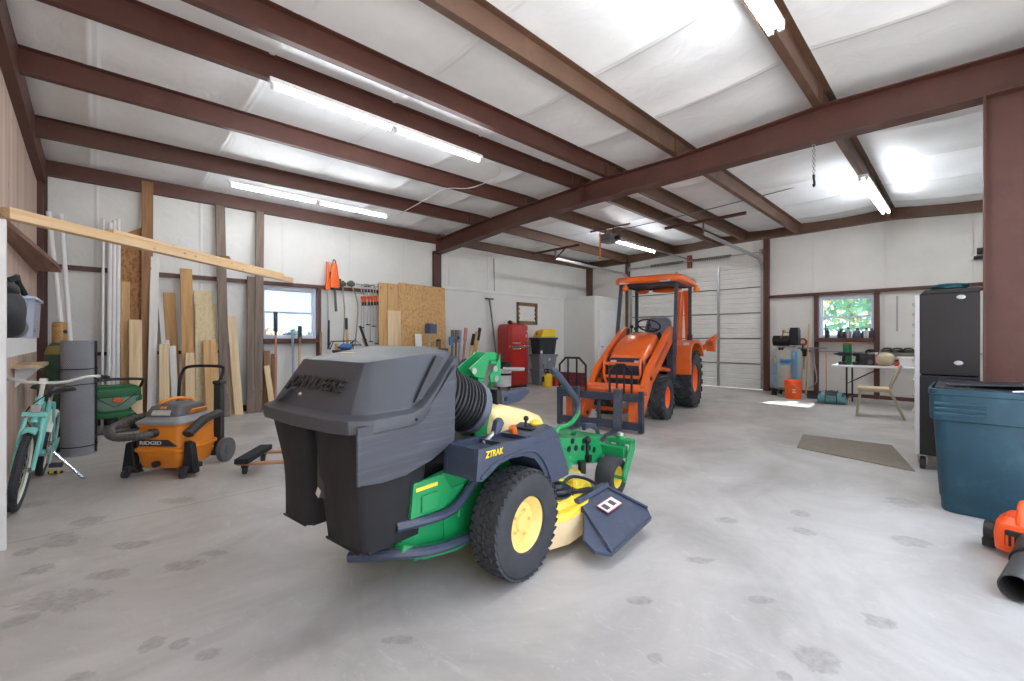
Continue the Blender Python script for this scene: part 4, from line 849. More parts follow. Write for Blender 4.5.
lean(210,340,213.5,14,8.06,8.28,.02,W['tan'],'wide tan board leaning before the pale printed sheet')
lean(190,353,190,9,7.96,8.13,.02,W['pale'],'small pale board in front of the tall golden one with nail holes')
lean(220,206,225,9.5,8.14,8.49,.04,W['grey'],'grey weathered plank rising to the eave left of the window')
lean(231,316,239,8.5,8.20,8.44,.03,W['pale'],'pale stud leaning right of the tall grey weathered plank')
lean(228.5,340,231,6,8.32,8.51,.02,W['pale'],'thin pale strip half hidden between grey plank and pale stud')
lean(260,212,258,8,8.25,8.50,.04,W['grey'],'tall grey barn plank standing right at the left jamb of the window')
lean(251,277,250.5,7.5,8.24,8.46,.04,W['grey'],'shorter grey barn plank paired with the tall one at the window')
lean(267,351,266,6,8.30,8.44,.03,W['brown'],'short brown offcut under the window, nearest the barn planks',)
lean(266.5,366,273,5.5,8.14,8.24,.02,W['pale'],'short pale slat tilted across the brown offcuts under the window')
lean(274,354,273.5,6,8.34,8.47,.03,W['brown'],'short brown offcut under the window beside the tilted pale slat')
# white plastic pipes
pvc=mat('white_pvc',(236,236,236),.35,0,.03,3)
for i,(ut,vt,ub,vb,lb) in enumerate(((103.5,219,102,0,'white plastic pipe standing alone, left of the upright bundle'),(110.5,223,108.5,0,'white plastic pipe in the upright bundle, its leftmost'),(114.5,220.5,113,0,'white plastic pipe in the middle of the upright bundle'),(118.5,219,117.5,0,'white plastic pipe in the upright bundle, next to the chipboard'),(48.5,212,74,0,'white plastic pipe slanting behind the mesh roll, the more tilted one'),(61,214,77,0,'white plastic pipe slanting behind the mesh roll, the steeper one'))):
    yb=8.30-.02*i if i<4 else (7.6 if i==4 else 7.9); p1=onY(ut,vt,8.42 if i<4 else 8.44); p0=Vector((onY(ub,400,yb).x,yb,.004))
    r=.016 if i==0 else .026
    b=MB(); b.cyl(p0,p1,r,n=14,caps=False).cyl(p0,p1,r*.82,n=14,caps=False); d=(p1-p0).normalized()
    for pp in (p0,p1):
        u=d.orthogonal().normalized(); v=d.cross(u); b.loft([[pp+(u*math.cos(2*PI*j/14)+v*math.sin(2*PI*j/14))*rr for j in range(14)] for rr in (r,r*.82)],caps=False)
    tag(b.build('plastic_pipe',pvc),lb,'pipe','white pipes by the lumber')
# long boards bridging the corner
A=Vector((-.50,4.93,2.17)); B=onY(290,279,8.47); B.z=2.295; A.z=2.305-.02
pl=wood('fresh_pine_beam',(238,208,166),(222,184,134),1,1)
def plank(A,B,w,h,m,name,label):
    l=(B-A).length; b=MB(); b.box((0,0,h/2),(w,l,h)); o=b.build(name,m,bevel=.003); y=(B-A).normalized(); z=Vector((0,0,1)); x=y.cross(z).normalized(); z=x.cross(y); M=Matrix((x,y,z)).transposed().to_4x4(); M.translation=(A+B)/2; o.matrix_world=M; return tag(o,label,'lumber')
A=Vector((-.50,4.93,2.135)); B=Vector((onY(291,280,8.50).x,8.50,2.253)); plank(A,B,.09,.085,pl,'pine_beam','long pine beam bridging the corner from left wall ledge to lumber wall girt')
dd=(B-A).normalized(); nrm=Vector((dd.y,-dd.x,0)); A2=A+dd*.9+Vector((0,0,.087))-nrm*.0; B2=A+dd*4.35+Vector((0,0,.087)); plank(A2,B2,.085,.035,pl,'pine_board','thinner pine board lying on top of the long pine beam')
MB().box((0,0,.012),(.16,.05,.024)).box((.05,0,.03),(.04,.04,.03)).build('x',mat('rusty_hinge_metal',(146,122,70),.5,.6,.3,20)).name='strap_hinge'
o=bpy.data.objects['strap_hinge']; o.location=A+dd*2.72+Vector((0,0,.124)); o.rotation_euler=(0,0,math.atan2(dd.y,dd.x)); tag(o,'rusty brass strap hinge lying on the pine board over the corner','hinge')
# shelf on the left wall with white front and post
t=thing('wall_shelf','white shelf on the left wall with a white post, cut by the left edge','shelf',(XL,4.7,0))
MB().span((.0,-.74,1.13),(.18,1.05,1.25)).build('shelf_board',white,t,bevel=.004)
MB().span((.134,-.78,0),(.182,-.742,1.95)).build('post',white,t,bevel=.003)
t=thing('plank_shelf','rough wood plank shelf low on the left wall above the bicycle','shelf',(XL,6.6,0))
MB().span((.0,-.6,.97),(.2,.16,1.0)).build('shelf_board',wood('dusty_plank',(206,184,150),(170,146,112),1,1),t)
for y in (-.4,.08): MB().prism([(0.01,.97),(.17,.97),(.01,.78)],fy,y,y+.03).build('bracket',white,t)
# clear storage tote
t=thing('storage_box','clear plastic storage box with a blue lid at the end of the white shelf','box',(XL+.115,5.35,1.252))
clear=bpy.data.materials.new('clear_plastic'); clear.use_nodes=True; nt=clear.node_tree; nt.nodes.clear(); L=nt.links
o_=nd(nt,'ShaderNodeOutputMaterial'); tr_=nd(nt,'ShaderNodeBsdfTransparent'); df=nd(nt,'ShaderNodeBsdfPrincipled',Roughness=.2); df.inputs['Base Color'].default_value=lin((206,212,230)); ms=nd(nt,'ShaderNodeMixShader'); ms.inputs[0].default_value=.45; L.new(tr_.outputs[0],ms.inputs[1]); L.new(df.outputs[0],ms.inputs[2]); L.new(ms.outputs[0],o_.inputs[0])
def tub_shell(b,w,d,h,t=.006,tp=.9,r=.03):
    def rr(k,z,ww,dd_): 
        x,y=ww/2*k,dd_/2*k; q=r
        return [Vector(p+(z,)) for p in ((-x+q,-y),(x-q,-y),(x,-y+q),(x,y-q),(x-q,y),(-x+q,y),(-x,y-q),(-x,-y+q))]
    b.loft([rr(tp,t,w-2*t,d-2*t),rr(1,h,w-2*t,d-2*t),rr(1,h,w,d),rr(tp,0,w,d)],caps=False)
    for z,k,ww,dd_ in ((0,tp,w,d),(t,tp,w-2*t,d-2*t)):
        v=[b.bm.verts.new(p) for p in rr(k,z,ww,dd_)]; b.bm.faces.new(v)
    return b
tub_shell(MB(),.20,.62,.30).build('tub',clear,t)
MB().box((0,0,.312),(.225,.66,.022)).box((0,0,.325),(.15,.5,.012)).build('lid',mat('pale_blue_lid',(188,200,224),.4),t,bevel=.008)
for s in (-1,1): MB().box((0,s*.325,.29),(.08,.03,.07)).build('latch',mat('blue_latch',(44,72,120),.4),t,bevel=.006)
b=MB()
for i in range(6): b.ball((R.uniform(-.05,.05),-.2+.07*i,.05+R.uniform(0,.05)),(.08,.07,.045))
b.build('folded_clothes',mat('dark_cloth',(70,76,92),.9,0,.3,8),t)
# black bag and grey cushion on the shelf
def lump(c,r,seed,amp=.12,n=22,m=14,squash=.0):
    b=MB(); b.ball(c,r,n,m); rr=random.Random(seed); ph=[(rr.uniform(2,6),rr.uniform(2,6),rr.uniform(0,6)) for _ in range(4)]
    for v in b.bm.verts:
        d=v.co-Vector(c); k=sum(math.sin(a*d.x/r[0]+e_*d.z/r[2]+p+2*d.y/r[1]) for a,e_,p in ph)/4*amp
        v.co=Vector(c)+d*(1+k)
        if v.co.z<c[2]-r[2]*.85: v.co.z=c[2]-r[2]*.85
    return b
t=thing('black_bag','black fabric bag slumped on the white shelf, cut by the left edge','bag',(XL+.12,4.30,1.252))
lump((0,0,.155),(.115,.38,.18),3,.07).build('body',mat('black_nylon',(34,35,38),.7,0,.2,6,.2,20),t)
MB().tube(smooth_path([(.05,-.15,.36),(.08,-.12,.38),(.07,0,.395),(.07,.12,.36),(.09,.2,.30)],5),.018,6).build('strap',blackplastic,t)
lump((.0,-.05,.31),(.09,.28,.06),5,.08).build('top_flap',mat('black_nylon',(34,35,38),.7),t)
t=tag(lump((XL+.10,4.86,1.25+.077),(.10,.16,.09),9,.05).build('grey_cushion',mat('grey_suede',(104,106,114),.8,0,.1,8)),'round grey cushion under the black bag on the white shelf','cushion')
# gas cylinder and mesh roll
t=thing('gas_cylinder','green gas cylinder with a rusty cap behind the grey mesh roll','gas cylinder',(-.30,6.98,0))
MB().lathe([(.05,0),(.115,.0),(.118,.03),(.118,1.02),(.112,1.10),(.085,1.17),(.05,1.21),(.048,1.23),(.01,1.23)],28).build('bottle',mat('dark_green_paint',(62,92,72),.55,.0,.2,4,dirt=(120,110,70),dirt_amt=.35),t)
MB().lathe([(.115,1.065),(.119,1.075),(.10,1.15),(.09,1.165)],28,caps=False).build('yellow_shoulder',mat('ochre_band',(150,136,84),.6),t)
b=MB(); b.lathe([(.05,1.19),(.062,1.2),(.062,1.40),(.055,1.425),(.02,1.43)],20).build('valve_cap',mat('rusty_cap',(176,140,86),.6,.2,.25,9,dirt=(110,74,44)),t)
MB().cyl((.045,-.046,1.32),(.048,-.049,1.32),.022,n=14).build('cap_hole',blackmetal,t)
t=thing('wire_mesh_roll','tall grey roll of wire mesh standing before the green gas cylinder','roll',(-.144,6.47+.15,0))
mm=mat('zinc_mesh',(150,153,158),.5,.3,.06,3); nt=mm.node_tree; L=nt.links; bs=nt.nodes['Principled BSDF']
tc=nd(nt,'ShaderNodeTexCoord'); sp=nd(nt,'ShaderNodeSeparateXYZ'); L.new(tc.outputs['Object'],sp.inputs[0]); at=nd(nt,'ShaderNodeMath',operation='ARCTAN2'); L.new(sp.outputs[1],at.inputs[0]); L.new(sp.outputs[0],at.inputs[1])
def sn(o,k):
    a=nd(nt,'ShaderNodeMath',operation='MULTIPLY'); a.inputs[1].default_value=k; L.new(o,a.inputs[0]); s_=nd(nt,'ShaderNodeMath',operation='SINE'); L.new(a.outputs[0],s_.inputs[0]); return s_.outputs[0]
mu=nd(nt,'ShaderNodeMath',operation='MULTIPLY'); L.new(sn(at.outputs[0],44),mu.inputs[0]); L.new(sn(sp.outputs[2],230),mu.inputs[1])
bp=nd(nt,'ShaderNodeBump',Strength=.7,Distance=.006); L.new(mu.outputs[0],bp.inputs['Height']); L.new(bp.outputs[0],bs.inputs['Normal'])
b=MB(); pts=[]; 
for i in range(200):
    a=i*.157; r=.148-.0016*i*.157*2.2; pts.append((r*math.cos(a),r*math.sin(a)))
b.loft([[Vector((x,y,0)),Vector((x,y,1.22))] for x,y in pts],caps=False,closed=False); b.build('mesh_coil',mm,t)
for z in (.10,.92): MB().ring((0,0,z),(0,0,1),.150,.006,30,6).build('tie_wire',blackmetal,t)
# broadcast spreader
g0=onZ(112,434); t=thing('seed_spreader','green push spreader with black handle folded before the pale knotty board','spreader',(g0.x,g0.y+.16,0),.18)
dg=mat('spreader_green',(26,98,54),.45,0,.12,6); lg=mat('spreader_pale_green',(120,150,132),.5,0,.1,6)
b=MB(); 
def sq(w,d,z,y=0): return [Vector(p) for p in ((-w,y-d,z),(-w*.6,y-d*1.12,z),(w*.6,y-d*1.12,z),(w,y-d,z),(w,y+d,z),(-w,y+d,z))]
b.loft([sq(.12,.10,.28),sq(.24,.16,.40),sq(.26,.18,.48)]).build('hopper',lg,t,bevel=.01)
MB().loft([sq(.265,.185,.475),sq(.27,.19,.50),sq(.265,.185,.58),sq(.22,.15,.62)]).build('hopper_cover',dg,t,bevel=.012)
MB().loft([sq(.2,.13,.20),sq(.21,.14,.26),sq(.16,.1,.30)]).build('lower_skirt',dg,t,bevel=.01)
MB().box((.02,-.21,.44),(.10,.02,.06),(0,.3,0)).build('orange_badge',mat('orange_badge',(216,96,50),.5),t,bevel=.006)
MB().tube(smooth_path([(-.25,.02,.42),(-.26,-.1,.60),(-.22,-.2,.70),(.0,-.22,.715),(.24,-.22,.70),(.28,-.18,.66),(.22,-.05,.45),(.16,.05,.28)],5),.018,8).build('handle',blackplastic,t)
MB().tube([(-.26,.1,.02),(-.26,-.16,.02),(-.22,-.19,.02),(.22,-.19,.02),(.26,-.16,.02),(.26,.1,.02)],.012,6).tube([(-.26,.1,.02),(-.2,.05,.3)],.012,6).tube([(.26,.1,.02),(.2,.05,.3)],.012,6).build('stand',blackmetal,t)
for s in (-1,1): MB().cyl((s*.21,.08,.11),(s*.27,.08,.11),.11,n=24).build('wheel',blackplastic,t,bevel=.01)
MB().cyl((0,-.02,.10),(0,-.02,.2),.06,n=16).build('spinner',blackplastic,t); MB().box((.24,-.15,.45),(.08,.06,.09)).build('flow_control',dg,t,bevel=.02)
MB().tube(smooth_path([(-.2,-.2,.5),(-.08,-.23,.40),(.0,-.23,.36),(.12,-.23,.45),(.2,-.21,.52)],4),.005,5).build('cable',blackplastic,t)
# bicycle
mint=mat('mint_green_paint',(128,206,196),.35,0,.06,4,coat=.3); creamy=mat('cream_fender',(222,226,214),.4)
bk=thing('bicycle','mint green cruiser bicycle on its kickstand, facing the camera by the left wall','bicycle',(-.375,5.86,.003),math.radians(-93)); bk.rotation_euler=(math.radians(-8),0,math.radians(-93))
WR=.285; FXw=1.10
for nm,xx in (('rear_wheel',0),('front_wheel',FXw)):
    b=MB(); b.ring((xx,0,WR),(0,1,0),WR-.026,.026,44,10)
    for i in range(60):
        a=2*PI*i/60
        for s in (-1,0,1): b.box((xx+(WR-.026+.024*math.cos(.6*s))*math.cos(a),.026*math.sin(.7*s),WR+(WR-.026+.024*math.cos(.6*s))*math.sin(a)),(.008,.010,.018),Matrix.Rotation(-a,3,'Y'))
    w_=b.build(nm,rubber,bk)
    b=MB(); b.ring((xx,0,WR),(0,1,0),WR-.055,.014,40,6); b.build('rim',creamy,w_)
    b=MB(); 
    for i in range(24):
        a=2*PI*i/24; b.cyl((xx,.02*(-1)**i,WR),(xx+(WR-.06)*math.cos(a),0,WR+(WR-.06)*math.sin(a)),.0016,n=4,caps=False)
    b.cyl((xx,-.045,WR),(xx,.045,WR),.02,n=10); b.build('spokes',chrome,w_)['kind']='stuff'
    b=MB(); a0,a1=(1.25,2.9) if xx else (.5,3.4); fr=[]
    for i in range(23):
        a=a0+(a1-a0)*i/22; ca,sa=math.cos(a),math.sin(a)
        fr.append([Vector((xx+(WR+.022-q)*ca,y,WR+(WR+.022-q)*sa)) for y,q in ((-.04,.02),(-.028,.002),(0,-.005),(.028,.002),(.04,.02),(.036,.022),(0,.0),(-.036,.022))])
    b.loft(fr); b.build('fender',mint if xx else creamy,bk)
hx=FXw-.16
b=MB(); 
for y in (-.05,.05): b.tube(smooth_path([(FXw,y,WR),(FXw-.03,y*1.05,WR+.2),(FXw-.08,y*.9,WR+.37)],4),.013,8).tube([(0,y*.9,WR),(.38,y*.6,.70)],.011,8).tube([(0,y,WR),(.42,y*.8,.28)],.012,8)
b.cyl((hx+.085,0,.62),(hx+.01,0,.80),.024,n=12).tube(smooth_path([(hx+.05,0,.72),(.75,0,.62),(.6,0,.42),(.42,0,.28)],6),.02,10).tube(smooth_path([(hx+.07,0,.66),(.72,0,.50),(.55,0,.33),(.42,0,.28)],6),.02,10).cyl((.42,0,.28),(.33,0,.70),.018,n=10).cyl((.42,-.04,.28),(.42,.04,.28),.03,n=14)
b.box((hx+.09,0,.685),(.06,.13,.03)); b.build('frame',mint,bk)
MB().cyl((.34,0,.66),(.31,0,.79),.014,n=10).build('seat_post',chrome,bk)
b=MB(); b.loft([[Vector((x,w*k,.80+z+q)) for k,q in ((-1,-.02),(-.9,.01),(-.4,.03),(0,.015),(.4,.03),(.9,.01),(1,-.02),(.5,-.04),(-.5,-.04))] for x,w,z in ((.17,.09,.01),(.19,.14,.02),(.26,.145,.02),(.33,.07,.01),(.42,.03,.0),(.46,.018,-.01))]); b.build('saddle',mat('black_leather',(26,26,28),.3),bk,ang=60)
b=MB(); b.cyl((hx+.01,0,.80),(hx-.0,0,.93),.014,n=10).box((hx+.015,0,.925),(.06,.04,.04)); pth=[(hx-.12,-.20,.915),(hx-.06,-.19,.925),(hx+.02,-.10,.915),(hx+.03,0,.915),(hx+.04,.12,.93),(hx+.02,.22,.975),(hx-.03,.29,.985),(hx-.12,.34,.975)]; b.tube(smooth_path(pth,5),.012,8); b.build('handlebar',mat('white_enamel_bar',(222,222,218),.25,.3),bk)
b=MB(); b.tube([(hx-.05,.305,.983),(hx-.14,.355,.97)],.017,8).tube([(hx-.02,.26,.98),(hx+.03,.35,.945)],.006,6); b.build('grip',blackplastic,bk)
MB().tube(smooth_path([(hx+.06,.30,.935),(hx+.12,.1,.88),(hx+.10,-.05,.7),(.8,0,.5)],5),.004,5).build('brake_cable',blackplastic,bk)
MB().box((hx+.12,0,.73),(.03,.06,.06)).build('head_badge',chrome,bk,bevel=.006)
b=MB(); b.cyl((.42,.06,.28),(.42,.075,.28),.09,n=24).tube([(.42,.08,.28),(.55,.09,.20)],.010,6).tube([(.42,-.06,.28),(.29,-.07,.36)],.010,6); b.build('crankset',chrome,bk)
for x,y,z in ((.55,.13,.20),(.29,-.11,.36)): MB().box((x,y,z),(.09,.08,.025)).build('pedal',blackplastic,bk,bevel=.004)
b=MB(); b.prism([(.52,.20),(.50,.36),(.35,.38),(.05,.35),(.05,.29),(.35,.20)],fy,.078,.084); b.build('chain_guard',mint,bk,bevel=.002)
MB().tube([(.30,.05,.29),(.33,.19,.15),(.37,.30,.038)],.011,8).tube([(.36,.29,.04),(.41,.32,.038)],.012,6).build('kickstand',chrome,bk)
p,q=onZ(48,474.5),onZ(67,473.5); d=(q-p).normalized(); t=thing('screwdriver','small black and yellow screwdriver on the floor by the bicycle','screwdriver',(p.x,p.y,.018),math.atan2(d.y,d.x))
MB().lathe([(.006,0),(.016,.01),(.017,.03),(.012,.05),(.017,.075),(.014,.11),(.006,.118)],10,(0,0,0),Matrix.Rotation(PI/2,3,'Y')).build('handle',blackplastic,t); MB().lathe([(.0175,.02),(.0178,.03),(.0178,.042),(.0175,.05)],10,(0,0,0),Matrix.Rotation(PI/2,3,'Y')).lathe([(.0172,.08),(.0178,.088),(.016,.10)],10,(0,0,0),Matrix.Rotation(PI/2,3,'Y')).build('yellow_band',jdyellow,t); MB().cyl((.118,0,0),(.20,0,-.008),.004,n=8).build('blade',silver,t)
# shop vacuum
vo=mat('vacuum_orange',(228,136,36),.4,0,.05,4); vg=mat('vacuum_grey',(92,92,94),.45,0,.08,6); vd=mat('vacuum_dark',(46,46,48),.5,0,.1,6)
v=thing('shop_vacuum','orange and grey wheeled shop vacuum with hose before the lumber','vacuum',(.56,5.21,0),math.radians(-135))
def rsq(w,d,z,r=.28,n=5,x=0):
    out=[]
    for cx,cy,a0 in ((1,1,0),(-1,1,PI/2),(-1,-1,PI),(1,-1,3*PI/2)):
        for i in range(n):
            a=a0+PI/2*i/(n-1); out.append(Vector((x+cx*d*(1-r)+d*r*math.cos(a),cy*w*(1-r)+w*r*math.sin(a),z)))
    return out
b=MB(); b.loft([rsq(.17,.19,.075),rsq(.19,.21,.10),rsq(.215,.24,.26),rsq(.232,.255,.275),rsq(.232,.255,.305),rsq(.212,.235,.315),rsq(.205,.228,.55),rsq(.215,.238,.56),rsq(.215,.238,.585)]); b.build('tank',vo,v,ang=30)
b=MB(); b.loft([rsq(.222,.245,.575),rsq(.228,.25,.59),rsq(.222,.245,.61),rsq(.18,.20,.64),rsq(.165,.19,.66)]); b.build('lid',mat('pale_vacuum_grey',(150,150,150),.45),v,ang=40)
b=MB(); b.loft([rsq(.165,.19,.645),rsq(.17,.195,.69),rsq(.14,.16,.765),rsq(.09,.11,.79)]); b.build('motor_head',vg,v,ang=40)
MB().box((.19,0,.70),(.02,.17,.06),(0,-.45,0)).build('switch_panel',mat('panel_silver',(186,184,176),.4),v,bevel=.006); MB().box((.165,0,.755),(.02,.05,.03),(0,-.6,0)).build('orange_switch',vo,v,bevel=.004)
MB().tube(smooth_path([(.10,-.09,.775),(.06,-.08,.815),(-.04,-.06,.83),(-.12,.02,.815),(-.14,.05,.78)],5),.02,8).build('carry_handle',vo,v)
for s in (-1,1): MB().box((-.02,s*.185,.70),(.20,.02,.06),(-s*.5,0,0)).build('orange_vent',vo,v,bevel=.006)
b=MB(); b.prism([(-.19,.335),(-.19,.41),(.10,.41),(.185,.335)],lambda p,q,t:Vector((t,p,q)),.222,.242); lp=b.build('logo_panel',vd,v,bevel=.006)
lettering('RIDGID',mat('white_lettering',(232,232,228),.5),lp,frame_M((.244,-.055,.374),(0,1,0),(0,0,1)),.055,.001,.001,.0,fit=.20)
for s in (-1,1):
    b=MB(); b.prism([(-.34,.03),(-.30,.30),(-.24,.32),(-.22,.08),(-.18,.03)],lambda p,q,t:Vector((t,p*s*-1 if False else s*-p,q)),.16,.23)
    b.build('front_leg',blackplastic,v,bevel=.01)
for s in (-1,1):
    MB().box((.17,s*.255,.075),(.22,.07,.05)).build('foot_rail',vd,v,bevel=.012)
    w_=MB().cyl((.27,s*.26-.018,.036),(.27,s*.26+.018,.036),.036,n=18).build('front_caster',vd,v,bevel=.006)
for s in (-1,1):
    MB().cyl((-.29,s*.24,.12),(-.29,s*.24+s*.05,.12),.118,n=28).cyl((-.29,s*.24+s*.05,.12),(-.29,s*.24+s*.06,.12),.05,n=18).build('rear_wheel',vg,v,bevel=.014)
MB().cyl((-.29,-.24,.12),(-.29,.24,.12),.014).span((-.31,-.22,.08),(-.2,.22,.13)).build('axle_frame',vd,v)
MB().tube(smooth_path([(-.27,-.21,.60),(-.28,-.21,.78),(-.31,-.21,.88),(-.33,-.15,.955),(-.33,.15,.96),(-.33,.21,.93),(-.29,.21,.83),(-.27,.21,.75),(-.27,.21,.1)],5),.015,10).build('cart_handle',blackmetal,v)
MB().span((-.31,.16,.12),(-.25,.24,.78)).box((-.29,.20,.80),(.10,.09,.04)).build('cord_mast',vd,v,bevel=.012); MB().span((-.3,-.24,.1),(-.25,-.18,.62)).build('cart_post',vd,v,bevel=.01)
b=MB(); pth=smooth_path([(.235,-.03,.485),(.33,-.08,.475),(.36,-.27,.47),(.22,-.44,.52),(.05,-.40,.60),(-.02,-.24,.63),(-.05,-.22,.60)],12)
b.tube(pth,[.038+.004*(i%2) for i in range(len(pth))],12); b.build('hose',mat('hose_grey',(78,76,72),.55),v,ang=20)
MB().cyl((.215,-.03,.485),(.26,-.045,.483),.05,n=18).build('hose_port',vd,v)
MB().tube([(-.18,.27,.63),(.02,.275,.60),(.20,.28,.50),(.235,.28,.475)],[.045,.045,.047,.05],14).cyl((.235,.28,.475),(.24,.28,.473),.04,n=14).build('blower_nozzle',vd,v); MB().box((.0,.225,.52),(.12,.04,.06)).build('orange_latch',vo,v,bevel=.008); MB().cyl((.235,0,.14),(.262,0,.14),.035,n=14).build('drain_plug',vd,v)
for o in v.children:
    if o.name.split('.')[0] in ('tank','lid','motor_head','switch_panel','orange_switch','carry_handle','orange_vent','logo_panel','hose','hose_port','blower_nozzle','orange_latch','drain_plug','lettering') and o.data.users==1:
        for vv in o.data.vertices: vv.co.z=(vv.co.z-.06)*.80+.055
for o in lp.children:
    for vv in o.data.vertices: vv.co.z=(vv.co.z-.06)*.80+.055
# furniture dolly
t=thing('furniture_dolly','low furniture dolly with black carpeted bars and wood rails behind the bags','dolly',(1.10,4.76,0),math.radians(-35))
for x in (0,.66): MB().box((x,0,.135),(.12,.56,.05)).build('padded_bar',mat('black_carpet',(32,33,38),.95,0,.3,60,.4,200),t,bevel=.008)
for y in (-.2,.2): MB().box((.33,y,.098),(.78,.06,.022)).build('wood_rail',wood('dolly_wood',(196,148,104),(160,112,74),1,0),t,bevel=.003)
for x in (0,.66):
    for y in (-.2,.2): MB().cyl((x-.012,y,.04),(x+.012,y,.04),.04,n=20).box((x,y,.075),(.05,.05,.03)).build('caster',blackplastic,t,bevel=.004)
# ================================================================== RIGHT SIDE: compressor, table, cabinet, bin, blower
# air compressor
t=thing('air_compressor','grey upright air compressor with a black pump beside the roll door','compressor',(10.95,2.80,0),math.radians(180))
tank=mat('compressor_grey',(168,166,156),.4,.15,.08,4,dirt=(120,116,104),dirt_amt=.25)
MB().lathe([(.05,.12),(.2,.13),(.27,.18),(.29,.24),(.29,.92),(.27,.98),(.2,1.03),(.05,1.045)],32).build('tank',tank,t)
for a in (.7,2.4,3.9,5.4): MB().box((.25*math.cos(a),.25*math.sin(a),.07),(.10,.06,.14),(0,0,a)).build('foot',blackmetal,t,bevel=.006)
MB().box((0,0,1.06),(.36,.26,.03)).build('platform',tank,t,bevel=.004)
MB().cyl((.02,-.24,1.19),(.02,.06,1.19),.115,n=20).cyl((.02,-.25,1.19),(.02,-.24,1.19),.08,n=18).build('electric_motor',blackmetal,t,bevel=.008)
b=MB(); b.box((.0,.16,1.26),(.20,.17,.34)).box((0,.16,1.45),(.17,.15,.05))
for i in range(6): b.box((0,.16,1.14+.04*i),(.225,.19,.012))
b.build('pump_head',blackplastic,t,bevel=.008)
MB().cyl((.10,-.02,1.36),(.10,-.02,1.42),.035,n=14).tube(smooth_path([(.05,.1,1.36),(.10,.0,1.38),(.13,-.03,1.34),(.1,-.1,1.22)],4),.012,8).build('copper_line',mat('copper',(176,120,66),.35,.8),t)
MB().box((.285,.06,.74),(.012,.23,.12)).build('blue_label',mat('blue_label',(86,142,190),.5),t)
lettering('HUSKY',mat('dark_navy_ink',(24,34,60),.5),t,frame_M((.293,.06,.74),(0,1,0),(0,0,1)),.075,.001,.002,.0,fit=.19)
cy=mat('light_blue_hose',(112,170,206),.4,0,.06)
def coil(x,y,z0,z1,r,n,m,par,nm,turns):
    b=MB(); N=n*turns; b.tube([(x+r*math.cos(2*PI*i/n),y+r*math.sin(2*PI*i/n),z0+(z1-z0)*i/N) for i in range(N+1)],.011,5); return b.build(nm,m,par)
coil(.25,-.15,.20,.70,.04,10,cy,t,'coiled_hose',13); coil(.24,.22,.18,.98,.05,10,cy,t,'coiled_hose',20)
MB().tube([(.28,-.15,.70),(.28,-.15,.88)],.012,8).cyl((.28,-.15,.80),(.28,-.15,.86),.025,n=12).build('drain_fitting',silver,t)
MB().cyl((.26,-.05,1.02),(.30,-.05,1.02),.03,n=14).box((.2,-.02,1.02),(.12,.05,.05)).build('pressure_switch',blackplastic,t)
p=onX(803,345,XB-.10); t=thing('air_regulator','red handled regulator with hoses on the wall right of the compressor','regulator',(XB-.10,p.y,0))
MB().ring((-.03,0,1.16),(1,0,0),.07,.022,20,8).build('red_loop',mat('dull_red',(176,66,50),.5),t)
MB().box((.02,-.02,.92),(.1,.14,.16)).cyl((-.04,.0,.92),(-.06,0,.92),.05,n=16).cyl((-.02,0,1.0),(-.02,0,1.13),.015).build('regulator_body',blackmetal,t,bevel=.008)
MB().tube([(.0,-.02,.85),(0,-.02,.55)],.016,8).tube([(0,.1,1.02),(0,-.45,1.03)],.015,8).tube(smooth_path([(0,-.2,1.0),(-.02,-.22,.7),(-.02,-.26,.3),(0,-.1,.12)],5),.012,6).build('pipework',galv,t)
MB().box((0,-.24,1.12),(.05,.05,.10)).build('valve',blackplastic,t,bevel=.008)
# wall pipe with brackets
p0=onX(800,352,XB-.07); p1=onX(925,356,XB-.07)
t=thing('wall_pipe','thin steel pipe running along the end wall behind the table','pipe',(XB-.07,0,1.02-.06)); MB().cyl((0,p0.y,0),(0,-.3,0),.016,n=10).build('pipe',galv,t)
for y in (2.5,1.2,.2): MB().box((.03,y,0),(.09,.04,.04)).build('bracket',brown,t)
# orange bucket, duffel, mat, sticks
p=onZ(793,399); t=thing('bucket','bright orange plastic bucket on the floor before the compressor','bucket',(p.x+.1,p.y+.02,0))
ob=mat('bucket_orange',(240,92,18),.4,0,.05,4)
MB().lathe([(.02,.0),(.138,0),(.142,.01),(.155,.27),(.163,.275),(.163,.30),(.157,.36),(.165,.365),(.165,.375),(.148,.375),(.13,.01),(.02,.006)],28).build('pail',ob,t,ang=25)
MB().tube(smooth_path([(-.16,-.03,.31),(-.18,-.14,.22),(-.08,-.20,.13),(.06,-.19,.13),(.14,-.12,.22),(.15,-.05,.31)],5),.004,5).build('bail_handle',galv,t)
for (dz,w) in ((.20,.06),(.17,.045),(.14,.07)): MB().box((-.149,-.05,dz),(.006,w,.012),(0,0,.33)).build('white_print',white,t)
p=onZ(829,405); t=thing('duffel_bag','teal and black duffel bag on the floor under the window','bag',(p.x+.22,p.y,0),math.radians(95)); t.scale=(.58,.8,.85)
teal=mat('duffel_teal',(104,148,152),.8,0,.15,10)
b=MB(); b.loft([[Vector((x,w*math.cos(a),.14*h_+.14*h_*math.sin(a) if False else max(.005,h_*.5+h_*.5*math.sin(a)))) for a in [2*PI*i/16 for i in range(16)]] for x,w,h_ in ((-.40,.05,.12),(-.37,.13,.20),(-.25,.17,.27),(0,.18,.29),(.25,.17,.27),(.35,.13,.2),(.38,.05,.12))]); b.build('body',teal,t)
bt=mat('duffel_black',(48,56,62),.8,0,.15,10)
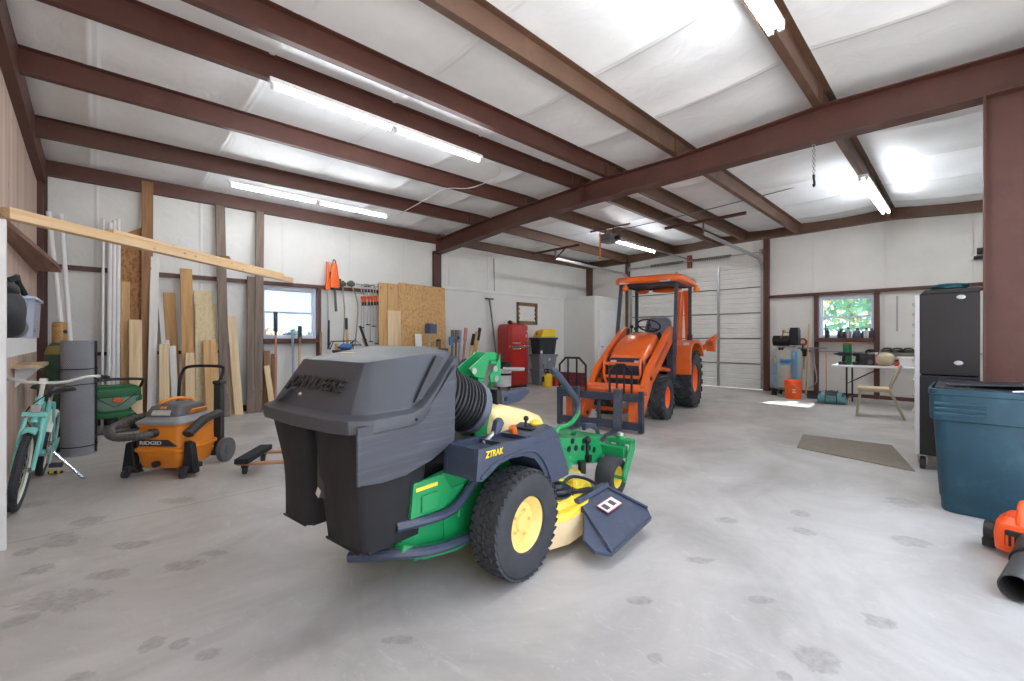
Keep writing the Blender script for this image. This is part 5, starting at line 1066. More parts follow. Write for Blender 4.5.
b=MB(); b.loft([[Vector((x,w*math.cos(a),h_*.5+h_*.53*math.sin(a)+.004)) for a in [.5+(PI-1.0)*i/8 for i in range(9)]]+[Vector((x,w*math.cos(a),h_*.5+h_*.50*math.sin(a)-.004)) for a in [.5+(PI-1.0)*i/8 for i in range(8,-1,-1)]] for x,w,h_ in ((-.33,.155,.235),(0,.185,.295),(.31,.15,.235))]); b.build('top_flap',bt,t)
for x in (-.15,.15):
    b=MB(); b.tube([(x,.19*math.cos(a),.145+.155*math.sin(a)) for a in [-.9+4.9*i/20*1.0 for i in range(21)] if .145+.155*math.sin(a)>.01],.012,5); b.build('strap',bt,t)
MB().tube(smooth_path([(-.15,.12,.27),(-.1,.2,.22),(.1,.2,.22),(.15,.12,.27)],4),.012,6).build('grab_handle',bt,t)
p=onZ(806,398); tag(MB().box((p.x+.2,p.y-.16,.03),(.45,.36,.05),(0,0,.2)).box((p.x+.16,p.y-.14,.062),(.3,.28,.02),(0,0,-.1)).build('rubber_pad',mat('pad_black',(34,36,42),.8,0,.2,20),bevel=.015),'dark folded rubber pad on the floor between bucket and duffel bag','pad')
def stick(u0,v0,u1,x0,x1,r,m,label,nm='broom_handle',cat='pole'):
    a=onX(u0,v0,x1); k=onX(u1,395,x0); tag(MB().cyl((x0,k.y,.004),(x1,a.y,a.z),r,n=10).build(nm,m),label,cat)
stick(809,324,806,XB-.42,XB-.19,.018,W['tan'],'tan wooden pole leaning left of the end wall window by the compressor','wooden_pole')
stick(826,353,826.5,XB-.3,XB-.10,.010,W['tan'],'short thin wooden rod leaning on the wall under the window','wooden_rod')
# window sill bottles
cb={'dark':mat('bottle_dark',(44,46,54),.35),'grey':mat('bottle_grey',(150,150,156),.4),'slate':mat('bottle_slate',(88,90,104),.4),'pale':mat('bottle_pale',(188,186,184),.4)}
for u,h_,r,c,lb in ((827.5,.22,.042,'dark','dark bottle at the far left of the window sill'),(841.5,.20,.075,'dark','wide dark jug on the window sill, third of the row'),(848.5,.22,.055,'grey','grey bottle on the sill right of the wide dark jug'),(853.5,.14,.022,'dark','thin dark vial in the middle of the window sill'),(857.5,.21,.055,'slate','slate bottle with a dark cap on the sill, right of the thin vial'),(862.5,.15,.028,'dark','small dark vial on the sill beside the pale bottle'),(866.5,.21,.05,'pale','pale bottle on the sill near its right end'),(871.5,.20,.05,'dark','dark bottle at the far right of the window sill')):
    p=onX(u,336,XB-.08); t=thing('bottle',lb,'bottle',(XB-.08,p.y,WBz0),0,'bottles on the end wall window sill')
    MB().lathe([(r*.3,0),(r,.004),(r,h_*.62),(r*.85,h_*.72),(r*.42,h_*.80),(r*.40,h_*.84),(.004,h_*.845)],16).build('body',cb[c],t); MB().lathe([(r*.5,h_*.84),(r*.5,h_),(.004,h_)],14).build('cap',cb['dark'] if c!='dark' else cb['slate'],t)
p=onX(825.5,326,XB-.12); t=tag(MB().cyl((XB-.12,p.y,WBz0),(XB-.12,p.y,WBz0+.29),.013,n=10).ball((XB-.12,p.y,WBz0+.29),.016).build('screwdriver_rod',cb['dark']),'thin dark rod standing at the left of the window sill','rod')
# folding table
t=thing('folding_table','white folding table with black legs under the end wall window','table',(10.48,.92,0))
MB().box((0,0,.725),(.74,1.84,.04)).build('tabletop',whiteplastic,t,bevel=.014,seg=3)
for s in (-1,1):
    y=s*.70
    MB().tube(smooth_path([(-.28,y,0),(-.28,y,.68),(-.24,y,.70),(.24,y,.70),(.28,y,.68),(.28,y,0)],3),.014,8).tube([(-.28,y,.12),(.28,y,.12)],.012,6).build('leg_frame',blackmetal,t); 
    MB().tube([(-.0,y,.40),(.0,y-s*.45,.69)],.010,6).tube([(-.28,y,.40),(.28,y,.40)],.010,6).build('brace',blackmetal,t)
TZ=.747
def on_table(u,x): 
    return onX(u,360,x).y
gp=mat('can_green',(22,122,72),.35,0,.08); 
y=on_table(847.3,10.35); t=thing('tall_canister','tall green canister with an orange top on the white table','canister',(10.35,y,TZ)); MB().lathe([(.004,0),(.068,0),(.07,.005),(.07,.40),(.004,.40)],24).build('body',gp,t); MB().lathe([(.071,.39),(.071,.415),(.05,.42),(.004,.42)],24).build('orange_lid',ob,t)
def drill(u,x,lb,rz,tint):
    y=on_table(u,x); t=thing('cordless_drill',lb,'drill',(x,y,TZ),rz,'drills on the white table')
    MB().box((0,0,.03),(.13,.08,.06)).build('battery',tint,t,bevel=.01); MB().beam((0,0,.06),(-.015,0,.17),.045,.045,(1,0,0)).build('handle',blackplastic,t,bevel=.01)
    MB().cyl((-.10,0,.20),(.06,0,.20),.038,n=16).cyl((.06,0,.20),(.10,0,.20),.03,.02,n=14).cyl((.10,0,.2),(.14,0,.2),.016,n=10).build('body',blackplastic,t)
drill(843,10.22,'black drill lying before the green canister on the table',1.4,mat('charcoal',(52,54,58),.5)); drill(857,10.3,'black drill standing right of the green canister',2.6,mat('charcoal',(52,54,58),.5))
for u,x,w,h_,lb,nm in ((863.7,10.35,.12,.22,'black battery charger box right of the standing drill','charger_box'),(870.7,10.4,.13,.21,'black tool case with raised handle before the window post','tool_case')):
    y=on_table(u,x); t=thing(nm,lb,'box',(x,y,TZ)); MB().box((0,0,h_/2),(.2,w,h_)).build('body',blackplastic,t,bevel=.012)
    if nm=='tool_case': MB().tube(smooth_path([(0,-.07,h_-.02),(0,-.05,h_+.06),(0,.05,h_+.06),(0,.07,h_-.02)],4),.016,8).ball((0,0,h_+.06),(.03,.06,.03)).build('handle',blackmetal,t); MB().cyl((-.1,0,.06),(-.112,0,.06),.04,n=16).build('dial',mat('steel_dial',(90,92,96),.4,.5),t)
    else: MB().box((-.10,0,.16),(.02,.10,.04)).build('panel',mat('charcoal',(52,54,58),.5),t)
y=on_table(876,10.4); t=thing('red_bottle','pink red bottle beside the beige cooler on the table','bottle',(10.4,y,TZ)); MB().lathe([(.004,0),(.042,0),(.042,.15),(.025,.19),(.02,.22),(.004,.22)],16).build('body',mat('pink_red',(206,110,104),.4),t); MB().lathe([(.024,.2),(.024,.24),(.004,.24)],12).build('cap',white,t)
y=on_table(885.5,10.3); t=thing('beige_cooler','small rounded beige lunch cooler on the table','cooler',(10.3,y,TZ))
bg=mat('beige_fabric',(196,184,156),.8,0,.12,10,dirt=(158,146,110),dirt_amt=.3); lump((0,0,.115),(.12,.135,.135),4,.05).build('body',bg,t); MB().box((-.125,0,.12),(.012,.12,.06)).build('pocket',mat('beige_pocket',(206,186,160),.8),t,bevel=.004)
MB().ring((0,0,.215),(0,0,1),.075,.008,24,6).build('zip_piping',mat('olive_piping',(130,126,90),.8),t)
y=on_table(897.5,10.3); t=thing('red_tape_dispenser','small red tape measure right of the beige cooler','tape measure',(10.3,y,TZ)); MB().box((0,0,.045),(.06,.09,.085)).build('case',mat('tape_red',(196,60,50),.4),t,bevel=.014); MB().box((0,.0,.10),(.05,.06,.03)).build('grip',blackplastic,t,bevel=.006)
y=on_table(907.5,10.4); t=thing('white_bin','white plastic bin on the right end of the table','bin',(10.4,y,TZ)); tub_shell(MB(),.28,.26,.15).build('tub',whiteplastic,t); MB().box((0,0,.16),(.30,.28,.02)).build('lid',whiteplastic,t,bevel=.006)
# narrow wall shelf with small tools
sy=onX(900,354,XB-.13).y; sz=.965
t=thing('tool_ledge','narrow steel ledge on the end wall behind the beige cooler','shelf',(XB-.13,sy-.1,sz-.02)); MB().box((0,0,0),(.24,1.1,.022)).build('plate',galv,t)
for y in (-.45,.4): MB().prism([(.11,-.01),(.11,-.14),(-.09,-.01)],fy,y,y+.02).build('bracket',blackmetal,t)
om=mat('olive_grey_tool',(74,78,66),.5,.2,.2,12)
for u,lb,k in ((887,'dark hand planer on the wall ledge above the beige cooler',0),(897,'olive rotary tool on the middle of the wall ledge',1),(908,'long dark grinder lying at the right of the wall ledge',2)):
    y=onX(u,352,XB-.13).y; t=thing('hand_tool',lb,'tool',(XB-.13,y,sz-.008),math.radians(90),'tools on the wall ledge')
    MB().box((0,0,.035),(.2+.06*k,.07,.06)).build('body',om,t,bevel=.012); MB().tube(smooth_path([(-.08,0,.06),(-.05,0,.085),(.03,0,.085),(.07,0,.06)],4),.014,8).build('handle',blackplastic,t)
# metal chair, seen from the side
t=thing('metal_chair','tan metal chair facing the window table, seen side on','chair',(9.04,1.06,0),math.radians(97))
ct=mat('chair_tan_frame',(176,170,148),.4,.3,.08); cs=mat('chair_tan_seat',(206,184,148),.6,0,.08)
MB().box((.02,0,.445),(.42,.40,.035)).build('seat',cs,t,bevel=.014,seg=3); MB().box((.02,0,.415),(.40,.38,.03)).build('seat_frame',ct,t,bevel=.006)
for s in (-1,1):
    MB().tube([(.19,s*.17,.42),(.215,s*.18,.2),(.235,s*.185,0)],.018,10).build('front_leg',ct,t)
    MB().tube(smooth_path([(-.34,s*.185,0),(-.24,s*.18,.25),(-.17,s*.18,.44),(-.24,s*.18,.66),(-.30,s*.175,.82)],5),.018,10).build('rear_leg',ct,t)
MB().loft([[Vector((x-.01,y,z)) for y in (-.18,0,.18)]+[Vector((x+.012,y,z)) for y in (.18,0,-.18)] for x,z in ((-.225,.60),(-.26,.72),(-.30,.83))]).build('backrest',cs,t,bevel=.006)
# floor mat
P=[onZ(797,448),onZ(803,435),onZ(892,446),onZ(915,472)]
tag(MB().prism([(p.x,p.y) for p in P],fz,.001,.012).build('floor_mat',mat('taupe_mat',(134,124,112),.85,0,.12,14,.15,140,dirt=(158,150,138),dirt_amt=.3)),'flat taupe rubber mat on the floor left of the black cabinet','mat')
# rolling tool cabinet
t=thing('tool_cabinet','tall black rolling tool cabinet with silver drawer edge by the red steel column','tool cabinet',(5.64,.0,0))
cbm=mat('cabinet_black',(22,22,24),.4,.1,.1,3); Y1=.372
MB().span((0,-.05,.15),(1.12,Y1-.03,.90)).build('lower_body',cbm,t,bevel=.006); MB().span((0,-.05,.91),(1.12,Y1-.03,1.66)).prism([(-.05,1.66),(Y1-.03,1.66),(Y1-.07,1.70),(-.05,1.70)],fx,0,1.12).build('upper_chest',cbm,t,bevel=.006)
for z0,z1 in ((.15,.905),(.905,1.655)): MB().span((-.002,Y1-.03,z0),(.05,Y1+.005,z1)).span((1.07,Y1-.03,z0),(1.122,Y1+.005,z1)).build('silver_stile',mat('satin_silver',(196,198,200),.35,.5,.05),t,bevel=.004)
z=.18
for i,hh_ in enumerate((.24,.17,.14,.14)):
    d=MB().span((.055,Y1-.028,z),(1.065,Y1-.004,z+hh_-.01)).build('drawer',cbm,t,bevel=.004); MB().span((.08,Y1-.004,z+hh_-.045),(1.04,Y1+.028,z+hh_-.02)).build('drawer_pull',silver,d,bevel=.004); z+=hh_
z=.93
for i,hh_ in enumerate((.14,.12,.12,.10,.10,.10)):
    d=MB().span((.055,Y1-.028,z),(1.065,Y1-.004,z+hh_-.01)).build('drawer',cbm,t,bevel=.004); MB().span((.08,Y1-.004,z+hh_-.045),(1.04,Y1+.028,z+hh_-.02)).build('drawer_pull',silver,d,bevel=.004); z+=hh_
for u,v in ((961,297),(958.5,363)):
    p=onX(u,v,5.636); e_=MB(); e_.loft([[Vector((x,p.y+.03*k*math.cos(a),p.z+.02*k*math.sin(a))) for a in [2*PI*i/24 for i in range(24)]] for x,k in ((0,1),(-.006,1),(-.009,.8))]); o=e_.build('oval_badge',mat('badge_silver',(176,178,180),.35,.3,.3,90),t); o.location=(-.001,0,0)
    for vv in o.data.vertices: vv.co.x-=0
for x in (.10,1.02):
    for y in (.02,.325): MB().cyl((x,y-.02,.06),(x,y+.02,.06),.06,n=22).build('caster_wheel',rubber,t,bevel=.006); MB().prism([(-.045,.05),(.045,.05),(.06,.15),(-.06,.15)],lambda p,q,tt,x=x:Vector((x+p,tt,q)),y-.032,y-.026).prism([(-.045,.05),(.045,.05),(.06,.15),(-.06,.15)],lambda p,q,tt,x=x:Vector((x+p,tt,q)),y+.026,y+.032).build('caster_bracket',silver,t)
# cloth and sticks on the cabinet
t=tag(lump((5.82,.15,1.702+.028),(.12,.13,.033),8,.3).build('teal_gloves',mat('teal_cloth',(44,96,104),.9,0,.3,20)),'crumpled teal cloth on top of the black tool cabinet','cloth')
tag(MB().box((6.1,.10,1.715),(.12,.34,.025),(0,0,.15)).box((6.2,.05,1.712),(.05,.2,.02),(0,0,.4)).build('wood_slats',W['brown'],bevel=.003),'brown wood offcuts behind the teal cloth on the cabinet','wood')
# camera-like bracket high on the end wall
p=onX(976,252,XB-.12); t=thing('corner_bracket','small dark bracket with a pale arm high on the end wall beside the column','bracket',(XB-.02,p.y-.06,p.z))
MB().beam((0,.14,-.12),(-.05,-.2,.22),.02,.035).build('arm',white,t); MB().box((-.03,-.02,.02),(.06,.14,.11)).box((-.03,-.0,-.10),(.06,.18,.06)).build('plates',blackmetal,t)
# teal bin
t=thing('wheeled_bin','big teal rectangular plastic bin with black lids inside, at the right edge','bin',(4.71,-.085,0))
tm=mat('bin_teal',(20,62,79),.5,0,.12,2.5,.04,90,dirt=(70,118,130),dirt_amt=.25)
def rr2(a0,a1,c0,c1,z,r=.07,n=4):
    out=[]
    for x,y,q in ((a1-r,c1-r,0),(a0+r,c1-r,PI/2),(a0+r,c0+r,PI),(a1-r,c0+r,3*PI/2)):
        for i in range(n): a=q+PI/2*i/(n-1); out.append(Vector((x+r*math.cos(a),y+r*math.sin(a),z)))
    return out
def S(k,z,r=.07): return rr2(-.36*k,.36*k,-.44*k,.30*k+.0,z,r)
b=MB(); prof=[(.78,.004),(.80,.02),(.815,.10),(.835,.11),(.85,.20),(.855,.205),(.93,.66),(.99,.67),(1.0,.70),(1.0,.845),(1.02,.85),(1.02,.885),(.985,.89),(.965,.885),(.93,.65),(.80,.03)]
b.loft([S(k,z) for k,z in prof]); b.build('body',tm,t,ang=40)
for i in range(3):
    b=MB()
    b.tube([(-.362,.02,.715+.035*i),(-.362,.27,.715+.035*i)],.011,6).build('grip_rib',tm,t)
    MB().tube([(-.362,-.42,.715+.035*i),(-.362,-.2,.715+.035*i)],.011,6).build('grip_rib',tm,t)
MB().box((-.02,-.07,.895),(.64,.68,.012),(.03,-.03,0)).build('black_lid',mat('lid_black',(34,36,40),.45,0,.15),t,bevel=.004); MB().box((.02,-.02,.915),(.5,.5,.012),(-.05,.03,.1)).build('black_lid',mat('lid_black',(34,36,40),.45),t,bevel=.004)
MB().tube([(-.34,-.1,.895),(-.20,-.3,.905)],.006,6).build('lid_rod',white,t)
# leaf blower on the floor
t=thing('leaf_blower','orange leaf blower with a black tube lying before the teal bin','leaf blower',(3.82,-.20,0),math.radians(171))
bo=mat('blower_orange',(238,84,22),.4,0,.06,4); bt2=mat('blower_tube_black',(62,62,60),.55,0,.15,8,dirt=(96,94,90),dirt_amt=.3)
b=MB(); b.loft([rsq(w,d,z,.45,5,x) for w,d,z,x in ((.07,.08,.03,0),(.10,.12,.05,0),(.105,.13,.13,0),(.095,.12,.20,0),(.06,.09,.235,-.01))]); b.build('housing',bo,t)
b=MB(); b.tube(smooth_path([(.10,0,.20),(.05,0,.28),(-.02,0,.30),(-.10,0,.27),(-.14,0,.18)],5),.020,10); b.build('handle',bo,t)
MB().box((.115,-.0,.13),(.04,.11,.09)).build('vent_panel',blackplastic,t,bevel=.006)
for i in range(5): MB().box((.136,-.045+.0225*i,.115),(.01,.010,.06)).build('vent_slat',bo,t)
MB().cyl((.0,-.10,.11),(.0,-.15,.11),.06,n=18).box((-.02,-.13,.04),(.08,.06,.05)).build('starter',blackplastic,t,bevel=.006)
b=MB(); L0=.10; b.tube([(-.06,.06,.11),(.10,.07,.115),(.18,.07,.11),(.30,.06,.095),(.33,.06,.09),(.36,.06,.09),(.68,.05,.068)],[.07,.085,.082,.070,.070,.064,.062],22,caps=False); b.tube([(.68,.05,.068),(.30,.06,.09)],[.057,.057],22,caps=False); b.loft([[Vector((.68,.05+r*math.cos(a),.068+r*math.sin(a))) for a in [2*PI*i/22 for i in range(22)]] for r in (.062,.057)],caps=False); b.build('blower_tube',bt2,t)
MB().tube([(.30,.06,.095),(.355,.06,.092)],[.074,.074],22).box((.33,.06,.165),(.06,.05,.012)).build('tube_collar',blackplastic,t)
# ================================================================== BACK WALL: bench, hand tools, fridge, totes
t=thing('workbench','dark workbench along the back wall behind the mower hood','workbench',(4.35,8.02,0))
MB().box((0,0,1.0),(2.3,.50,.05)).build('bench_top',mat('bench_dark',(60,54,50),.6,0,.2,6),t,bevel=.004)
for x in (-1.08,1.08):
    for y in (-.2,.2): MB().box((x,y,.487),(.08,.08,.975)).build('leg',W['brown'],t)
MB().box((0,0,.3),(2.2,.44,.03)).build('lower_shelf',W['brown'],t)
BZ=1.027
def wallp(u,v,y=8.5): return onY(u,v,y)
# tool rail for hanging things
def hang(u0,v0,v1,y=8.47): a=onY(u0,v0,y); b=onY(u0,v1,y); return a.x,a.z,b.z
# orange pole saw and hedge trimmer on the girt
x,z1,z0=hang(327,262,349); t=thing('pole_saw','orange pole saw with a long grey shaft, leftmost tool hung right of the window','pole saw',(x,8.44,0))
oz=mat('tool_orange',(236,104,34),.4,0,.08,6)
MB().cyl((.02,0,z0),(0,0,z1-.45),.016,n=10).build('shaft',galv,t); MB().cyl((0,0,z1-.50),(0,0,z1),.036,.026,n=14).box((0,0,z1-.48),(.09,.06,.10)).build('power_head',oz,t,bevel=.01); MB().cyl((.02,0,z0),(.02,0,z0+.55),.022,n=10).build('grip',blackplastic,t)
x,z1,z0=hang(333.5,262,311); t=thing('hedge_trimmer','orange hedge trimmer hanging blade down beside the orange pole saw','hedge trimmer',(x,8.44,0))
b=MB(); b.loft([rsq(w,d,z,.4,4) for w,d,z in ((.05,.09,z1-.50),(.06,.10,z1-.42),(.05,.07,z1-.25),(.04,.05,z1-.06),(.03,.03,z1-.02))]); b.build('housing',oz,t); MB().box((.02,0,z0+.28),(.045,.012,.58),(0,-.06,0)).build('blade',mat('blade_grey',(84,86,84),.4,.5),t); MB().tube(smooth_path([(-.03,0,z1-.06),(-.01,0,z1+.04),(.03,0,z1),(.03,0,z1-.1)],4),.010,6).tube([(-.07,0,z1-.2),(-.07,0,z1-.42)],.018,8).box((.1,0,z1-.36),(.05,.06,.08)).build('handle',blackplastic,t)
for u,v0,u2,v1,lb in ((343,284,343.5,348,'straight string trimmer with a dark head up, left of the pair'),(352,284,358,346,'curved string trimmer with a dark head up, right of the pair')):
    a=onY(u,v0,8.42); c=onY(u2 if u<350 else 355,v1,8.42); t=thing('string_trimmer',lb,'string trimmer',(a.x,8.42,0),0,'string trimmers hung by the window')
    pts=[(c.x-a.x,0,c.z),(c.x-a.x+(.02 if u<350 else .06),0,(c.z+a.z)/2+.1),((0 if u<350 else .06),0,a.z-.18),(.0 if u<350 else -.02,0,a.z-.04)]
    MB().tube(smooth_path(pts,6),.014,8).build('shaft',mat('worn_shaft',(150,140,122),.4,.5),t); MB().ball((-.02,0,a.z),(.085,.06,.055)).cyl((-.02,0,a.z),(-.02,0,a.z+.06),.04,n=14).build('cutting_head',mat('trimmer_grey',(92,86,78),.6),t)
    if u>350: MB().tube([(c.x-a.x-.13,0,c.z+.02),(c.x-a.x,0,c.z+.12),(c.x-a.x+.13,0,c.z+.02),(c.x-a.x-.13,0,c.z+.02)],.014,6).build('d_handle',blackplastic,t)
# bar clamps on a rail
a=onY(359,283.5,8.47); c=onY(376,285.5,8.47); t=thing('clamp_rail','steel rail holding the row of orange bar clamps','rail',((a.x+c.x)/2,8.46,a.z-.02)); MB().box((0,0,0),(c.x-a.x+.1,.05,.03)).build('rail',galv,t); MB().box((0,.06,0),(.1,.08,.06)).build('mount',brown,t)
og=mat('clamp_orange',(226,96,46),.45); 
names=['leftmost','second','third','fourth','fifth','rightmost']
for i,(u,l) in enumerate(((360.5,60),(363,58),(366.5,56),(369.5,60),(372.5,58),(375,62))):
    p=onY(u,286,8.44); q=onY(u,286+l*(.72 if i%2==0 else .95),8.44); L_=p.z-q.z; t=thing('bar_clamp','orange handled bar clamp on the rail, %s of the row'%names[i],'clamp',(p.x,8.40,p.z-.02),0,'bar clamps on the rail')
    MB().box((0,0,-L_/2+.04),(.012,.024,L_)).box((0,-.04,.03),(.014,.10,.03)).build('bar',silver,t); MB().box((0,-.05,-.22),(.03,.10,.05)).cyl((0,-.07,-.24),(0,-.07,-.31),.022,n=10).build('jaw_handle',og,t,bevel=.004); MB().cyl((0,-.07,-.31),(0,-.07,-.38),.020,n=10).build('grip',blackplastic,t); MB().box((0,-.03,-L_+.05),(.05,.10,.02)).build('foot',blackplastic,t)
# long handled tools below and right of the window
ash=mat('ash_handle',(196,160,112),.55,0,.12,10)
def shovel(ut,vt,ub,yb,yt,lb,kind,m=ash,r=.017):
    a=onY(ut,vt,yt); k=onY(ub,380,yb); t=thing({'blade':'spade','hoe':'garden_hoe','plain':'broom','fork':'garden_fork','rake':'garden_rake'}[kind],lb,'garden tool',(k.x,yb,0)); d=Vector((a.x-k.x,yt-yb,a.z))
    MB().cyl((0,0,.0),d*.86,r,n=10).build('handle',m,t)
    if kind=='blade': MB().beam(d*.80,d,.07,.012,(0,1,0)).cyl(d*.76,d*.86,.02,n=10).build('blade',blackmetal,t)
    elif kind in('hoe','rake'):
        b=MB(); b.beam(d*.86,d*.98,.02,.02).box(d,(.20 if kind=='hoe' else .36,.03,.05))
        if kind=='rake':
            for i in range(9): b.box(d+Vector((-.16+.04*i,-.05,-.0)),(.008,.10,.012))
        b.build('head',blackmetal,t)
    elif kind=='fork':
        b=MB(); b.box(d*.86,(.16,.02,.03))
        for i in range(4): b.cyl(d*.86+Vector((-.07+.047*i,0,0)),d+Vector((-.07+.047*i,0,0)),.007,n=6)
        b.build('tines',blackmetal,t)
    else: MB().cyl(d*.86,d,r*1.15,n=10).build('grip',m,t)
    return t
redw=mat('faded_red_handle',(186,128,112),.6,0,.1,10); bluew=mat('pale_blue_handle',(140,152,172),.5,0,.1,10)
shovel(275.5,312,276,8.1,8.42,'pink handled shovel with a dark blade up, left under the window','blade',redw)
shovel(292.5,330,294,8.15,8.42,'pale blue pole below the right half of the window','plain',bluew,.022)
shovel(300,326,298,8.05,8.40,'tan handled shovel with a dark blade, right under the window','blade',ash,.02)
shovel(321,332,320,7.9,8.42,'dark brown handle leaning just right of the window','plain',W['brown'],.018)
tq=onY(346.5,318,8.2); t=thing('rubber_mallet','tan handled scraper with a black grip up on the workbench','scraper',(tq.x,8.15,BZ)); MB().cyl((0,0,.12),(0,.05,tq.z-BZ-.22),.024,n=10).box((0,0,.06),(.10,.02,.12)).build('handle',ash,t); MB().cyl((0,.05,tq.z-BZ-.22),(0,.06,tq.z-BZ),.026,n=10).build('grip',blackplastic,t)
tq=onY(361,326,8.2); t=thing('pry_bar','dark steel pry bar leaning on the bench right of the trimmers','pry bar',(tq.x,8.0,BZ)); MB().beam((.05,0,0.012),(-.02,.2,tq.z-BZ),.05,.012,(0,1,0)).build('bar',blackmetal,t); MB().cyl((.03,.05,.05),(.0,.12,.22),.02,n=8).build('grip',ash,t)
a=onY(330,347,8.1); c=onY(345,336,8.1); t=thing('wire_rack','black wire frame on the left end of the workbench','rack',(a.x,8.1,BZ)); MB().tube([(0,0,.008),(.06,0,.16),(.42,0,.17),(.44,0,.008)],.010,6).tube([(.0,.1,.008),(.06,.1,.16),(.42,.1,.17),(.44,.1,.008)],.010,6).tube([(.42,0,.17),(.42,.1,.17)],.010,6).tube([(.06,0,.16),(.06,.1,.16)],.010,6).build('wires',blackmetal,t); MB().box((.14,.05,.06),(.05,.05,.11)).build('wood_peg',W['tan'],t)
# sheets in front of the wall: OSB and boards
lean(422.5,286,424,46,8.33,8.475,.018,W['osb'],'large tan OSB sheet leaning on the back wall behind the bench',None,'osb_sheet')
lean(383,283,384,9,8.27,8.43,.02,W['tan'],'tan plank at the left edge of the OSB sheet',None)
lean(393,284,394,11,8.25,8.40,.02,W['tan'],'wide tan plank leaning before the left part of the OSB sheet',None)
lean(394,311,394.5,13,8.20,8.33,.02,W['pale'],'shorter plank with a dark star knot before the OSB sheet',None)
for o in list(C.objects):
    if o.name in('leaning_board','osb_sheet') or o.name.startswith('leaning_board.'):
        if o.get('group') is None and 'group' in o: del o['group']
# drill press, card and small things on the bench
p=onY(430,346,8.05); t=thing('drill_press','small drill press with a blue grey motor on the workbench','drill press',(p.x,8.0,BZ)); bl=mat('press_blue',(70,88,112),.4,.1,.08)
MB().box((0,0,.015),(.18,.26,.03)).cyl((0,.08,.03),(0,.08,.34),.024,n=12).box((0,0,.16),(.14,.14,.02)).build('base_and_column',mat('cream_cast',(206,190,150),.5),t); MB().cyl((0,-.05,.16),(0,-.05,.30),.022,n=12).build('spindle',ash,t); MB().box((0,.02,.42),(.17,.22,.20)).cyl((0,.06,.52),(0,.06,.54),.08,n=18).build('motor_head',bl,t,bevel=.02)
p=onY(419.5,346,8.1); tag(MB().box((p.x,8.14,BZ+.155),(.16,.008,.31),(-.1,0,0)).build('white_card',white),'white card standing on the bench left of the drill press','card')
p=onY(438.5,346,8.0); t=thing('paint_tin','small dark tin with a grey lid right of the drill press','tin',(p.x,8.0,BZ)); MB().cyl((0,0,0),(0,0,.16),.05,n=16).build('can',mat('tin_brown',(110,92,76),.5),t); MB().lathe([(.053,.15),(.053,.18),(.02,.20),(.004,.2)],16).build('lid',blackplastic,t)
p=onY(312,345,7.95)
t=tag(lump((3.34,8.0,BZ+.055),(.13,.11,.065),11,.15).build('blue_cloth',mat('blue_cloth',(70,110,160),.9,0,.2,10)),'crumpled blue cloth on the left end of the workbench','cloth')
# tool bin right of the OSB
p=onZ(462,393); bx=onY(461,345,7.9); t=thing('tool_bin','grey bin holding upright garden tools beside the OSB sheet','bin',(bx.x,7.95,0)); tub_shell(MB(),.72,.5,.62).build('tub',mat('bin_grey',(120,124,130),.5),t)
for i,(u,v,m,kind,lb) in enumerate(((452.5,330,W['grey'],'plain','grey stick in the tool bin nearest the OSB sheet'),(456.5,330,W['grey'],'plain','grey brown pole in the tool bin, second from the OSB sheet'),(460,330,bluew,'plain','pale blue pole in the tool bin, third from the OSB sheet'),(466,328,redw,'plain','pinkish handle standing in the middle of the tool bin'),(474,334,ash,'blade','yellow handle with a dark tip in the tool bin'),(477,332,W['tan'],'plain','tan handle between the two dark tipped ones in the tool bin'),(480,328,ash,'blade','tan handle with a dark tip, rightmost in the tool bin'))):
    a=onY(u,v,7.96); k=Vector((bx.x-.24+.08*i,7.93,.008)); t=thing('bin_tool',lb,'garden tool',(k.x,k.y,k.z),0,'tools standing in the grey bin'); d=Vector((a.x,7.96,a.z))-k  # handled tools standing upright in the grey bin
    MB().cyl((0,0,0),d*.80,.028,n=8).build('handle',m,t); MB().beam(d*.80,d,.075,.03,(0,1,0)).build('tip',blackmetal if kind=='blade' else m,t)
a=onY(446,337,7.9); t=thing('blue_clamp','blue plastic bracket hooked over the grey sticks','bracket',(bx.x-.22,7.86,a.z-.02)); MB().box((0,0,0),(.26,.05,.05)).box((-.08,0,-.08),(.10,.05,.16)).build('body',mat('clip_blue',(86,116,150),.45),t,bevel=.012); MB().cyl((.1,-.03,0),(.1,.03,0),.035,n=14).build('knob',blackplastic,t)
for u,v,rgb,lb,nm in ((470,354,(70,140,180),'round blue hose reel top beside the tool bin','hose_reel'),):
    p=onY(u,v,7.4); t=thing(nm,lb,'hose reel',(p.x,7.45,0)); MB().cyl((0,-.09,.62),(0,.09,.62),.13,n=26).build('blue_hose',mat('hose_blue',rgb,.45,0,.1,10),t); MB().ring((0,0,.62),(0,1,0),.17,.022,26,8).ring((0,.1,.62),(0,1,0),.17,.018,26,8).build('flange',blackplastic,t); MB().tube([(-.2,.0,.01),(0,0,.62),(.2,0,.01)],.018,8).tube([(-.22,-.15,.012),(-.22,.15,.012)],.014,6).tube([(.22,-.15,.012),(.22,.15,.012)],.014,6).build('stand',blackmetal,t)
# long squeegee leaning
a=onY(489,299,8.50); k=onY(497.5,375,8.3); t=thing('floor_squeegee','long dark pole with a small crosshead leaning left of the red fridge','squeegee',(k.x,8.2,.004)); d=Vector((a.x-k.x,.28,a.z)); MB().cyl((0,0,0),d,.022,n=10).build('pole',mat('dark_pole',(104,102,98),.4,.4),t); MB().box(d,(.26,.04,.035)).build('crosshead',blackmetal,t); MB().cyl((0,0,0.0),d*.3,.034,n=10).build('sleeve',mat('pole_sleeve',(84,84,84),.5),t)
